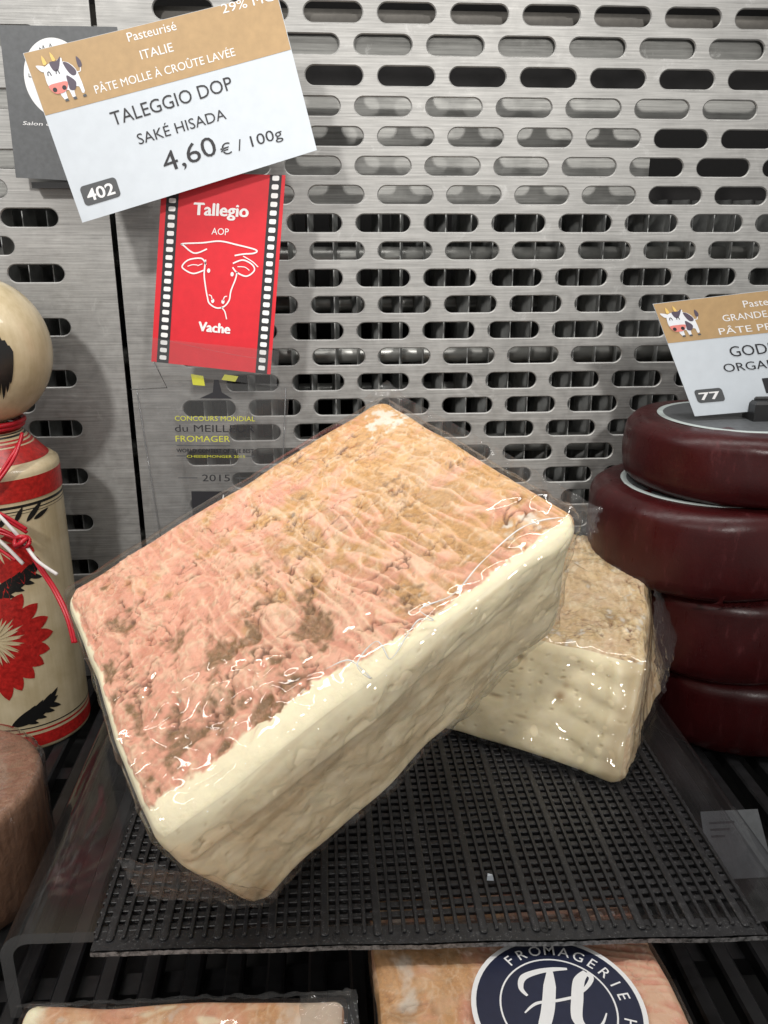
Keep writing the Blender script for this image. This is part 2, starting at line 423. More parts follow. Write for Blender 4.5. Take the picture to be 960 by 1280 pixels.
# --- noise in numpy
def vnoise(x, y, seed=0):
    xi = np.floor(x).astype(np.int64); yi = np.floor(y).astype(np.int64); fx = x - xi; fy = y - yi
    def g(ix, iy):
        h = (ix * 374761393 + iy * 668265263 + seed * 1442695041) & 0xffffffff
        h = ((h ^ (h >> 13)) * 1274126177) & 0xffffffff
        h = (h ^ (h >> 16)) & 0xffffffff
        a = h / 4294967296.0 * 2 * np.pi; return np.cos(a), np.sin(a)
    def d(ix, iy, dx, dy): gx, gy = g(ix, iy); return gx * dx + gy * dy
    u = fx**3 * (fx * (fx * 6 - 15) + 10); w = fy**3 * (fy * (fy * 6 - 15) + 10)
    a = d(xi, yi, fx, fy); b = d(xi + 1, yi, fx - 1, fy); c = d(xi, yi + 1, fx, fy - 1); e = d(xi + 1, yi + 1, fx - 1, fy - 1)
    return ((a * (1 - u) + b * u) * (1 - w) + (c * (1 - u) + e * u) * w) * 1.5
def fbm(x, y, oct=4, seed=0, gain=0.5):
    s = 0; a = 1; t = 0
    for i in range(oct):
        s = s + a * vnoise(x * 2**i, y * 2**i, seed + i * 17); t += a; a *= gain
    return s / t
def sst(a, b, x):
    t = np.clip((x - a) / (b - a), 0, 1); return t * t * (3 - 2 * t)

# --- rounded six-cornered block with displaced faces
class Block:
    """corners: dict (i,j,k) -> point; box sizes dims in cm; rounding radius r"""
    def __init__(s, corners, dims, r, warp=0.0, seed=0):
        s.warp = warp; s.seed = seed
        s.C = np.zeros((2, 2, 2, 3))
        for k, p in corners.items(): s.C[k] = p
        s.h = np.array(dims) / 2.0; s.r = r
        s.sign = np.sign(np.dot(np.cross(s.C[1,0,0] - s.C[0,0,0], s.C[0,1,0] - s.C[0,0,0]), s.C[0,0,1] - s.C[0,0,0]))
    def map(s, P):
        if s.warp:
            P = P.copy(); x_, y_, z_ = P[..., 0].copy(), P[..., 1].copy(), P[..., 2].copy(); w_ = s.warp
            P[..., 0] = x_ + w_ * fbm(y_ / 5 + 2, z_ / 4, 2, s.seed, .35); P[..., 1] = y_ + w_ * fbm(x_ / 4.6, z_ / 4, 2, s.seed + 1, .35); P[..., 2] = z_ + w_ * fbm(x_ / 5, y_ / 5, 2, s.seed + 2, .35)
        t = P / (2 * s.h) + 0.5; x, y, z = t[..., 0:1], t[..., 1:2], t[..., 2:3]; C = s.C
        return ((1-x)*(1-y)*(1-z)*C[0,0,0] + x*(1-y)*(1-z)*C[1,0,0] + (1-x)*y*(1-z)*C[0,1,0] + x*y*(1-z)*C[1,1,0]
              + (1-x)*(1-y)*z*C[0,0,1] + x*(1-y)*z*C[1,0,1] + (1-x)*y*z*C[0,1,1] + x*y*z*C[1,1,1])
    def top(s, a, b, lift):
        P = np.array([a, b, s.h[2]]); q = np.clip(P, -(s.h - s.r), s.h - s.r); P2 = P.copy(); P2[:2] = np.clip(P[:2], -s.h[:2], s.h[:2]); d = P2 - q; nn = d / np.linalg.norm(d)
        return s.map(q + nn * (s.r + lift))
    def face(s, ax, sg, step, disp=None, r=None, grow=0.0, fade=0.5, bulge=None):
        r = r or s.r; h = s.h + grow
        o = [a for a in range(3) if a != ax]
        n0 = max(2, int(round(2 * h[o[0]] / step))); n1 = max(2, int(round(2 * h[o[1]] / step)))
        a = np.linspace(-h[o[0]], h[o[0]], n0 + 1); b = np.linspace(-h[o[1]], h[o[1]], n1 + 1)
        A, B = np.meshgrid(a, b, indexing='ij')
        P = np.zeros(A.shape + (3,)); P[..., o[0]] = A; P[..., o[1]] = B; P[..., ax] = sg * h[ax]
        q = np.clip(P, -(h - r), h - r); d = P - q
        nn = d / np.linalg.norm(d, axis=-1, keepdims=True)
        Pr = q + nn * r
        ed = np.minimum(h[o[0]] - np.abs(A), h[o[1]] - np.abs(B))
        attrs = {}
        if disp is not None:
            D, attrs = disp(A, B)
            Pr = Pr + nn * (D * sst(0.0, fade, ed))[..., None]
        if bulge is not None: Pr = bulge(Pr)
        W = s.map(Pr)
        vs = W.reshape(-1, 3); m = n1 + 1
        i = np.arange(n0)[:, None] * m + np.arange(n1)[None, :]; i = i.ravel()
        F = np.stack([i, i + m, i + m + 1, i + 1], 1)
        if (sg > 0) != (ax != 1): F = F[:, ::-1]
        if s.sign < 0: F = F[:, ::-1]
        return vs, F, {k: v.ravel() for k, v in attrs.items()}
def join_faces(parts):
    V = []; F = []; A = {}; n = 0
    keys = set(k for p in parts for k in p[2])
    for v, f, a in parts:
        V.append(v); F.append(f + n); n += len(v)
        for k in keys: A.setdefault(k, []).append(a.get(k, np.zeros(len(v))))
    return np.concatenate(V), np.concatenate(F), {k: np.concatenate(v) for k, v in A.items()}

def rind_relief(seed, amp=1.0, style='main', hx=10, hy=8, depth_sign=1):
    def f(A, B):
        u = A; v = B; nu, nv = u / hx, v / hy                       # -1..1
        wx = u + 0.75 * fbm(u / 2.6, v / 2.6, 2, seed + 1); wy = v + 0.75 * fbm(u / 2.6, v / 2.6, 2, seed + 5)
        big = fbm(u / 4.2, v / 4.2, 3, seed + 21)
        # rounded folds running along the short side, bunched up towards the cut edge
        fn = vnoise((u + 0.35 * (wx - u)) / 0.52 + 0.25 * v, wy / 3.6, seed + 9)
        fold = 1 - np.clip(np.abs(fn) * 2.6, 0, 1); fold = sst(0, 1, fold)
        knob = fbm(wx / 1.7, wy / 1.5, 3, seed + 13, 0.45)
        fine = fbm(wx / 0.30, wy / 0.30, 3, seed + 31)
        grain = fbm(u / 0.14, v / 0.14, 2, seed + 35)
        # meandering pale veins
        ve = np.abs(fbm(wx / 0.85 + 4, wy / 1.25, 3, seed + 45, 0.5)); vein = 1 - sst(0.0, 0.10, ve)
        g = lambda cu, cv, su, sv: np.exp(-((nu - cu) / su) ** 2 - ((nv - cv) / sv) ** 2)
        if style == 'main':
            foldm = np.clip(0.38 + 0.9 * g(0.35, -0.35, 0.5, 0.6) + 0.4 * g(-0.15, 0.0, .3, .4) + 0.5 * big, 0.05, 1.2)
            knobm = np.clip(0.16 + 1.0 * g(-0.45, -0.45, 0.5, 0.6) + 0.5 * g(-0.8, 0.3, .25, .5) + 0.7 * big, 0.1, 1.5)
        else:
            foldm = 0.4 + 0.4 * big; knobm = 0.35 + 0.5 * big
        h = 0.10 * foldm * fold + 0.46 * knobm * knob + 0.014 * fine + 0.010 * grain + 0.035 * vein
        # cracks
        cr = np.abs(fbm(wx / 2.9 + 7, wy / 1.9 - 3, 4, seed + 41, 0.55))
        crm = sst(0.02, 0.22, fbm(u / 3.2 + 3, v / 3.2, 2, seed + 51) + (0.22 * g(0, -0.3, .6, .7) if style == 'main' else 0))
        cr2 = np.abs(fbm(wx / 0.9 + 17, wy / 0.9 - 3, 3, seed + 43, 0.55)); crm2 = sst(0.12, 0.3, fbm(u / 1.8, v / 1.8, 2, seed + 53)) * 0.5
        crack = np.maximum((1 - sst(0.004, 0.030, cr)) * crm, (1 - sst(0.0, 0.035, cr2)) * crm2)
        h = h - 0.14 * crack - 0.08 * (1 - sst(0.0, 0.09, cr)) * crm
        n1 = fbm(u / 2.4, v / 2.4, 4, seed + 61); n2 = fbm(u / 0.9, v / 0.9, 4, seed + 71); n3 = fbm(u / 0.35, v / 0.35, 3, seed + 75)
        if style == 'main':
            tan = sst(0.30, 0.85, 0.36 + 0.55 * (nu - 0.15) + 0.22 * nv + 0.75 * n1 + 0.5 * n2 + 0.3 * (1 - fold) * foldm)
            bm = g(-0.42, -0.50, 0.50, 0.42) + 0.35 * g(-.9, .1, .2, .5)
            low = sst(0.10, -0.40, knob + 0.15 * n2)
            brown = sst(0.30, 0.95, 0.50 * bm + 0.75 * low * (0.35 + knobm * .7) + 0.55 * n1 + 0.35 * n2 + 0.45 * n3) * (0.88 + 0.5 * n3)
            mould = sst(0.5, 0.8, 0.85 * g(0.88, 0.70, .14, .22) + 0.5 * g(.82, -.75, .2, .12) + 0.9 * n2 + 0.4 * n3) * 0.75
            de = (v + hy); dl = (u + hx)
            w1 = 0.95 * sst(0.35, -0.35, nu) + 0.7 + 0.35 * n2 + 0.2 * n3
            w2 = 0.30 + 0.35 * n2 + 0.15 * n3
            cream = np.maximum(1 - sst(w1, w1 + 0.15, de), 1 - sst(w2, w2 + 0.2, dl))
        else:
            tan = np.clip(0.62 + 1.2 * n1, 0, 1); brown = sst(0.1, 0.6, 0.9 * n1 + 0.6 * n2 - 0.6 * knob + 0.3 * n3) * 0.7
            mould = sst(0.25, 0.55, n2 + 0.3 * n1 + 0.3 * n3) * 0.6; cream = np.zeros_like(u)
        ridge = np.clip(0.60 * vein * (0.8 + n2) + 0.40 * fold * foldm + 0.3 * sst(0.1, 0.4, knob + n3 * .3), 0, 0.7)
        valley = sst(0.35, 0.0, fold) * foldm * 0.28
        brown = np.clip(np.maximum(brown, valley + 0.25 * sst(0.1, 0.4, n3)), 0, 1)
        return h * amp * (1 - 0.85 * cream) - 0.05, dict(tan=tan, ridge=ridge, brown=brown * (1 - cream), mould=mould * (1 - cream), crack=np.clip(crack * 1.1, 0, 1) * (1 - cream) * 0.9, cream=cream)
    return f
def paste_relief(seed, hx, hy, amp=1.0, dents=(), drag=None):
    def f(A, B):
        n1 = fbm(A / 3.0, B / 1.6, 3, seed); n2 = fbm(A / 0.9, B / 0.9, 4, seed + 3)
        h = 0.04 * n1 + 0.006 * n2
        pits = sst(0.42, 0.6, fbm(A / 0.5 + 5, B / 0.25, 2, seed + 8)); h = h - 0.08 * pits
        brown = pits * 0.3
        for (a, b, ra, rb, dep, br) in dents:
            g = np.exp(-((A - a) / ra) ** 2 - ((B - b) / rb) ** 2); h = h - dep * g; brown = np.maximum(brown, br * g)
        if drag is not None: h2, b2 = drag(A, B); h = h + h2; brown = np.maximum(brown, b2)
        return h * amp, dict(brown=np.clip(brown, 0, 1))
    return f
def film_relief(seed, amp=1.0, base=0.06, where=None):
    def f(A, B):
        wx = A + 0.5 * fbm(A / 1.5, B / 1.5, 2, seed + 2); wy = B + 0.5 * fbm(A / 1.5, B / 1.5, 2, seed + 4)
        r1 = 1 - np.abs(fbm(wx / 1.5, wy / 1.5, 2, seed)) * 3.0; r1 = np.clip(r1, 0, 1) ** 1.5
        r2 = 1 - np.abs(vnoise(wx / 0.8 + 3, wy / 3.0, seed + 7)) * 3; r2 = np.clip(r2, 0, 1) ** 2
        w = 1.0 if where is None else where(A, B)
        return base + amp * w * (0.05 * r1 + 0.24 * vnoise(wx / 1.1, wy / 1.1, seed + 9) + 0.06 * vnoise(wx / .5, wy / .5, seed + 19)), {}
    return f

# ================================================================== SETTING: the case behind and below
PY = 60.0                                   # front face of the perforated back panel
def stadium(cx, cz, L_, H_, grow=0.0, n=8):
    """outline starting at the left-most point, going over the top to the right and back underneath"""
    r = H_ / 2 + grow; hx = L_ / 2 - H_ / 2
    top = [(cx - hx + r * math.cos(a), cz + r * math.sin(a)) for a in [math.pi - k * (math.pi / 2) / n for k in range(n + 1)]]
    top += [(cx + hx + r * math.cos(a), cz + r * math.sin(a)) for a in [math.pi / 2 - k * (math.pi / 2) / n for k in range(n + 1)]]
    bot = [(x, 2 * cz - z) for x, z in reversed(top)]
    return top, bot
def perforated(name, x_lo, x_hi, z_lo, z_hi, rows, label):
    """rows: list of (z centre, [slot left edges]); slots 3.68 x 1.14 cm"""
    SL, SH, T = 3.68, 1.14, 0.16
    mb = MB()
    rows = sorted(rows)
    zs = [z for z, _ in rows]; cuts = [z_lo] + [(a + b) / 2 for a, b in zip(zs, zs[1:])] + [z_hi]
    def quad(xa, xb, za, zb):
        if xb - xa < 1e-4: return
        mb.add([(xa, PY, za), (xb, PY, za), (xb, PY, zb), (xa, PY, zb)], [(0, 1, 2, 3)])
        mb.add([(xa, PY + T, za), (xb, PY + T, za), (xb, PY + T, zb), (xa, PY + T, zb)], [(3, 2, 1, 0)])
    for (z, lefts), za, zb in zip(rows, cuts, cuts[1:]):
        lefts = [l for l in sorted(lefts) if l > x_lo + 0.1 and l + SL < x_hi - 0.1]
        if not lefts: quad(x_lo, x_hi, za, zb); continue
        cx_ = [l + SL / 2 for l in lefts]
        xs = [lefts[0] - 0.48] + [(a + b) / 2 for a, b in zip(cx_, cx_[1:])] + [lefts[-1] + SL + 0.48]
        quad(x_lo, xs[0], za, zb); quad(xs[-1], x_hi, za, zb)
        for c, xa, xb in zip(cx_, xs, xs[1:]):
            for grow, y, flip in ((0.07, PY, 0), (0.0, PY + T, 1)):
                top, bot = stadium(c, z, SL, SH, grow)
                up = [(xb, z), (xb, zb), (xa, zb), (xa, z)] + top
                dn = [(xa, z), (xa, za), (xb, za), (xb, z)] + bot
                for P in (up, dn):
                    vs = [(x, y, w) for x, w in P]; f = tuple(range(len(vs)))
                    mb.add(vs, [f[::-1] if flip else f])
            loops = []
            for grow, y in ((0.07, PY), (0.0, PY + 0.06), (0.0, PY + T)):
                top, bot = stadium(c, z, SL, SH, grow)
                loops.append([(x, y, w) for x, w in top[:-1] + bot[:-1]])
            n = len(loops[0]); vs = [p for l in loops for p in l]; fs = []
            for i in range(2):
                for k in range(n):
                    k2 = (k + 1) % n; fs.append((i * n + k2, i * n + k, (i + 1) * n + k, (i + 1) * n + k2))
            mb.add(vs, fs)
    for xe in (x_lo, x_hi):
        mb.add([(xe, PY, z_lo), (xe, PY + T, z_lo), (xe, PY + T, z_hi), (xe, PY, z_hi)], [(0, 1, 2, 3)])
    o = mb.build(name, 'brushed_steel', loc=((x_lo + x_hi) / 2, PY, z_lo))
    return props(o, label, 'back panel')
PER = 4.65
rows = []
for n in range(-3, 26):
    z = 41.15 - 1.793 * n
    l0 = -10.15 if n % 2 == 0 else -7.0
    rows.append((z, [l0 + PER * k for k in range(14)]))
perforated('perforated_panel', -13.62, 48, -5, 48, rows, 'wide brushed steel panel full of staggered slots behind the cheeses')
rows = []
for m in range(-8, 20):
    z = 28.93 - 1.77 * m
    re = -17.35 if m % 2 == 0 else -20.4
    rows.append((z, [re - 3.68 - PER * k for k in range(5)]))
rows = [(z, l) for z, l in rows if -5 < z < 47]
perforated('perforated_panel', -45, -14.0, -5, 48, rows, 'brushed steel panel left of the upright seam behind the wooden doll')
# rivet between the panels
mb = MB(); mb.lathe([(0.001, 0.2), (0.1, 0.17), (0.16, 0.08), (0.17, 0)], (0, 0, 0), 16)
v = [(-13.95 + x, PY - 0.02 - z, 2.75 + y) for x, y, z in mb.v]
props(mesh_obj('rivet', v, [f[::-1] for f in mb.f], 'white_print', loc=(-13.95, PY, 2.75), smooth=True), 'small bright rivet head low on the seam between the two steel panels', 'rivet')

# case shell: dark box round the coil, floor below the rack
def inner_box(name, a, b, mat):
    m = MB(); m.box(a, b); return m.build(name, mat, kind='structure')
inner_box('case_floor', (-60, -10, -12.5), (60, 76, -12), 'dark_interior')
inner_box('case_back_wall', (-60, 75, -12), (60, 76, 56), 'dark_interior')
inner_box('case_ceiling', (-60, 60.3, 56), (60, 76, 57), 'dark_interior')
inner_box('case_side_wall', (-61, 60.3, -12), (-60, 76, 56), 'dark_interior')
inner_box('case_side_wall', (60, 60.3, -12), (61, 76, 56), 'dark_interior')

# sheets behind the panel
t = thing('air_baffle', (5, 62, 30), 'bright steel baffle sheet standing behind the upper slots', 'baffle')
MB().box((-44, 63.2, 29.6), (23.4, 63.35, 37.4)).build('lower_sheet', 'sheet_steel', t)
MB().box((23.4, 63.2, 35.2), (48, 63.35, 37.4)).build('lower_sheet', 'sheet_steel', t)
MB().box((-44, 60.35, 38.4), (48, 60.5, 40.25)).build('flange', 'flange_steel', t)
MB().box((-44, 61.0, 40.3), (48, 61.15, 41.25)).build('rail', 'dark_frame', t)
MB().box((-44, 61.3, 41.25), (48, 61.5, 41.6)).build('rail', 'dark_frame', t)

# evaporator coil: fins and pipes
t = thing('cooling_coil', (0, 66, 12), 'dark finned cooling coil behind the slotted steel panel', 'coil')
mb = MB()
fv = []; ny = 5
for j in range(ny + 1):
    for k in range(7):
        y = 62.4 + 9 * j / ny; z = -6 + 36.3 * k / 6
        fv.append((0.35 * math.sin(j * 1.9) * (j > 0), y, z if not (k == 6 and j == 0) else z - 0.9))
ff = []
for j in range(ny):
    for k in range(6):
        a = j * 7 + k; ff.append((a, a + 1, a + 8, a + 7))
fin0 = None
for i in range(55):
    x = -43 + 1.62 * i
    if fin0 is None:
        vv = [(x + a - 0.035, b, c) for a, b, c in fv] + [(x + a + 0.035, b, c) for a, b, c in fv]; nF = len(fv)
        f2 = [tuple(reversed(f)) for f in ff] + [tuple(q + nF for q in f) for f in ff] + [(k, k + nF, k + 1 + nF, k + 1) for k in range(6)]
        fin0 = mesh_obj('fin', vv, f2, 'fin_metal', t)
    else:
        o = fin0.copy(); COL.objects.link(o); o.parent = t; o.location.x = (1.62 * i + random.uniform(-.12, .12)) * S
        o.rotation_euler.z = 0
for z in (26.3, 19.3, 12.2, 5.0):
    m = MB(); m.tube([(-44, 64.3, z), (46, 64.3, z)], 0.72, 14); m.build('pipe', 'pipe_metal', t, smooth=True)
for z in (22.8, 15.8, 8.6):
    m = MB(); m.tube([(-44, 67.6, z), (46, 67.6, z)], 0.72, 14); m.build('pipe', 'pipe_metal', t, smooth=True)

# wire rack at the bottom of the case
t = thing('shelf_rack', (0, 30, -5.5), 'black slatted metal rack that everything in the case stands on', 'rack')
bar0 = None
for i in range(42):
    x = -40 + 1.95 * i
    if bar0 is None:
        m = MB(); m.box((x - 0.42, 12, -5.9), (x + 0.42, 59.6, -5.0), 0.12); bar0 = m.build('bar', 'black_bar', t)
    else:
        o = bar0.copy(); COL.objects.link(o); o.parent = t; o.location.x = 1.95 * i * S
for y in (14, 31, 48):
    MB().box((-41, y, -7.0), (41, y + 1.2, -5.92)).build('cross_rail', 'black_bar', t)

# ================================================================== acrylic riser
t = thing('acrylic_riser', (3.5, 38, -5), 'clear acrylic bridge stand carrying the black rubber mat and cheeses', 'display stand')
XL, XR, YF, YB = -14.5, 21.4, 29.3, 52.0
def riser_profile():
    pts_o = []; pts_i = []
    r = 1.3
    for k in range(9):
        a = math.pi - k * (math.pi / 2) / 8; pts_o.append((XL + r + r * math.cos(a), -0.34 - r + r * math.sin(a))); pts_i.append((XL + r + (r - .55) * math.cos(a), -0.34 - r + (r - .55) * math.sin(a)))
    for k in range(9):
        a = math.pi / 2 - k * (math.pi / 2) / 8; pts_o.append((XR - r + r * math.cos(a), -0.34 - r + r * math.sin(a))); pts_i.append((XR - r + (r - .55) * math.cos(a), -0.34 - r + (r - .55) * math.sin(a)))
    pts_o = [(XL, -5.0)] + pts_o + [(XR, -5.0)]; pts_i = [(XL + .55, -5.0)] + pts_i + [(XR - .55, -5.0)]
    return pts_o, pts_i
po, pi_ = riser_profile(); n = len(po)
yf = lambda x: YF + (28.2 - YF) * (x - XL) / (XR - XL)
vs = [(x, yf(x), z) for x, z in po] + [(x, YB, z) for x, z in po] + [(x, yf(x), z) for x, z in pi_] + [(x, YB, z) for x, z in pi_]
fs = [(i, i + 1, n + i + 1, n + i) for i in range(n - 1)] + [(2*n + i + 1, 2*n + i, 3*n + i, 3*n + i + 1) for i in range(n - 1)]
mesh_obj('bent_sheet', vs, fs, 'clear_acrylic', t, smooth=True)
vs = [(x, yf(x) , z) for x, z in po] + [(x, yf(x), z) for x, z in pi_]
mesh_obj('front_edge', vs, [(i, i + 1, n + i + 1, n + i) for i in range(n - 1)][::1], 'acrylic_edge', t)
vs = [(x, YB, z) for x, z in po] + [(x, YB, z) for x, z in pi_]
mesh_obj('back_edge', vs, [(i + 1, i, n + i, n + i + 1) for i in range(n - 1)], 'acrylic_edge', t)

# ================================================================== black slotted mat
t = thing('rubber_mat', (4, 38, -0.3), 'black ribbed rubber mat with square holes under the two wrapped cheeses', 'mat')
MX0, MX1, MYB = -10.2, 18.1, 50.5
myf = lambda x: 28.0 - 1.15 * (x - MX0) / (MX1 - MX0)
# front border strip, ragged cut edge
npt = 160; top = []; bot = []
vs = []; fs = []
for i in range(npt + 1):
    x = MX0 + (MX1 - MX0) * i / npt; y0 = myf(x) - 0.02 * random.random() - 0.05 * math.sin(x * 0.5) ** 2; y1 = myf(x) + 0.95
    vs += [(x, y0, -0.33), (x, y0, -0.13 + 0.02 * random.random()), (x, y1, -0.13), (x, y1, -0.33)]
for i in range(npt):
    a = 4 * i; fs += [(a + 1, a + 5, a + 6, a + 2), (a + 3, a + 2, a + 6, a + 7), (a, a + 3, a + 7, a + 4)]
mesh_obj('front_border', vs, fs, 'mat_plastic', t)
vs = []; fs = []
for i in range(npt + 1):
    x = MX0 + (MX1 - MX0) * i / npt; y0 = myf(x) - 0.075 - 0.05 * math.sin(x * 0.5) ** 2 - 0.03 * random.random()
    vs += [(x, y0, -0.36), (x, y0 , -0.15 + 0.03 * random.random())]
for i in range(npt): a = 2 * i; fs.append((a, a + 2, a + 3, a + 1))
mesh_obj('cut_edge', vs, fs, 'cut_edge', t)
# small drain holes in the border: dark recessed rings
for i in range(7):
    x = MX0 + 1.3 + 4.42 * i; m = MB(); m.lathe([(0.17, 0.0), (0.15, 0.03), (0.10, 0.03), (0.09, -0.10), (0.001, -0.10)], (x, myf(x) + 0.5, -0.125), 14)
    m.build('drain_hole', 'dark_interior', t)
# cross bars
cb = None; ncb = 40
for j in range(ncb):
    y = 29.1 + 0.545 * j
    if cb is None:
        m = MB(); m.box((MX0 - 0.12, y - 0.15, -0.32), (MX1 + 0.1, y + 0.15, -0.14), 0.03); cb = m.build('cross_bar', 'mat_plastic', t)
    else:
        o = cb.copy(); COL.objects.link(o); o.parent = t; o.location.y = 0.545 * j * S
# ribs: three narrow, one wide
rn = {}; nr = 51; sp = (MX1 - MX0 - 0.2) / (nr - 1)
for i in range(nr):
    x = MX0 + 0.1 + sp * i; wide = (i % 4 == 1); w = 0.175 if wide else 0.085
    key = wide
    ys = myf(x) + (0.35 if wide else 0.48)
    if key not in rn:
        m = MB(); z1 = 0.0 if not wide else -0.02; z0 = -0.16
        prof = []
        K = 6
        front = [(w * math.cos(a), 0.0 - w * math.sin(a)) for a in [k * math.pi / K for k in range(K + 1)]]
        pts = [(p[0], 28 + w + p[1]) for p in front] + [(-w, MYB), (w, MYB)]
        nn = len(pts); ins = [(a * 0.72, 28 + w + (b - 28 - w) * (0.78 if b < 28 + w + .01 else 1.0)) for a, b in pts]
        vs = [(a, b, z0) for a, b in pts] + [(a, b, z1 - 0.035) for a, b in pts] + [(a, b, z1) for a, b in ins]
        fs = [((k + 1) % nn, k, nn + k, nn + (k + 1) % nn) for k in range(nn)] + [(nn + (k + 1) % nn, nn + k, 2*nn + k, 2*nn + (k + 1) % nn) for k in range(nn)] + [tuple(2*nn + k for k in range(nn))[::-1]]
        o = mesh_obj('rib', vs, fs, 'mat_plastic', t); rn[key] = o
        o.location = ((x) * S, (ys - 28) * S, 0)
    else:
        o = rn[key].copy(); COL.objects.link(o); o.parent = t; o.location = (x * S, (ys - 28 + random.uniform(-.03, .03)) * S, 0)
# crumb on the mat
m = MB(); m.add([(7.0 + a, 30.7 + b, c) for a, b, c in [(-.17,-.1,0),(.15,-.14,0),(.17,.12,0),(-.13,.14,0),(-.13,-.06,.2),(.1,-.09,.24),(.12,.08,.17),(-.1,.1,.22)]], [(0,3,2,1),(4,5,6,7),(0,1,5,4),(1,2,6,5),(2,3,7,6),(3,0,4,7)])
props(m.build('crumb', 'tag_white', loc=(7.0, 30.7, 0)), 'tiny white cheese crumb lying on the black ribbed mat', 'crumb')

# ================================================================== the big wrapped cheese
Bc = np.array
B = Bc([-7.2, 26.3, 5.9]); Rr = Bc([11.0, 32.5, 16.95]); Lc = Bc([-14.15, 41.1, 10.35]); T = Bc([3.35, 47.5, 19.45])
Cc = Bc([-3.3, 28.7, 0.2]); Rb = Bc([10.75, 34.9, 10.3])
Lb = Lc + (Cc - B) * 0.92; Tb = T + (Rb - Rr) * 0.8
main_c = {(0,0,1): B, (1,0,1): Rr, (0,1,1): Lc, (1,1,1): T, (0,0,0): Cc, (1,0,0): Rb, (0,1,0): Lb, (1,1,0): Tb}
big = thing('wrapped_cheese', (2, 36, 0), 'large pink rinded cheese slab in clear film leaning up at the centre of the mat', 'cheese')
blk = Block(main_c, (20.7, 16.6, 7.3), 1.25, 0.22, 601)
HX, HY, HZ = blk.h
v, f, a = blk.face(2, 1, 0.055, rind_relief(3, 1.0, 'main', HX, HY), fade=0.8)
mesh_obj('rind', v, f, 'cheese_rind', big, smooth=True, attrs=a)
def drag_main(A, B_):
    # A along the long side, B_ up: shallow smears where the wire pulled the soft paste
    s = fbm(A / 5.0 + 0.15 * B_, (B_ - 0.10 * A) / 0.7, 3, 77)
    lip = -0.35 * sst(HZ - 1.9, HZ - 2.6, B_) * sst(HX, HX * 0.3, A)
    s2 = fbm(A / 2.5, B_ / 1.6, 3, 79)
    return 0.03 * s + 0.07 * s2 + lip, sst(0.0, 0.45, s) * 0.28 + 0.28 * sst(1.9, 0.2, B_) * sst(-0.3, .3, s2 + .2)
pr = paste_relief(5, HX, HZ, 1.0, dents=[(3, 0.6, 1.2, 0.25, 0.1, 0.3), (6, 1.4, 0.5, 0.2, 0.12, 0.3), (-9.3, -2.9, 1.2, 0.6, 0.0, 0.75), (0.5, -1.6, 0.5, .12, .1, .3)], drag=drag_main)
parts = [blk.face(1, -1, 0.1, pr, fade=1.0), blk.face(0, -1, 0.15, paste_relief(8, HY, HZ), fade=0.8)]
v, f, a = join_faces(parts); mesh_obj('cut_face', v, f, 'cheese_paste', big, smooth=True, attrs=a)
parts = [blk.face(0, 1, 0.12, rind_relief(31, 0.6, 'side', HY, HZ)), blk.face(1, 1, 0.15, rind_relief(41, 0.6, 'side', HX, HZ)), blk.face(2, -1, 0.3, rind_relief(51, 0.6, 'side', HX, HY))]
v, f, a = join_faces(parts); mesh_obj('side_rind', v, f, 'cheese_rind', big, smooth=True, attrs=a)
def wrap(block, parent, seed, step=0.12, r=0.5, grow=0.10, amp=1.0, where=None, top_gap=0.02):
    parts = [block.face(ax, sg, step if (ax, sg) in ((2, 1), (1, -1), (0, -1)) else step * 2, film_relief(seed + ax * 7 + sg, amp * (1 if (ax, sg) in ((2, 1), (1, -1)) else 0.35), top_gap if (ax, sg) == (2, 1) else 0.02, where if (ax, sg) == (2, 1) else None), r=r, grow=grow if (ax, sg) != (9, 9) else grow, fade=0.7) for ax in range(3) for sg in (-1, 1)]
    v, f, a = join_faces(parts); return mesh_obj('plastic_film', v, f, 'cling_film', parent, smooth=True)
wrap(blk, big, 100, 0.07, 1.0, 0.05, 1.0, where=lambda A, B_: 0.14 + 1.35 * np.exp(-((A + 6.5) / 3.6) ** 2 - ((B_ + 5.2) / 2.6) ** 2) + 0.45 * np.exp(-((B_ + 7.2) / 0.8) ** 2) + 0.8 * np.exp(-((A - 9) / 1.6) ** 2 - ((B_ + 6) / 2) ** 2), top_gap=0.26)
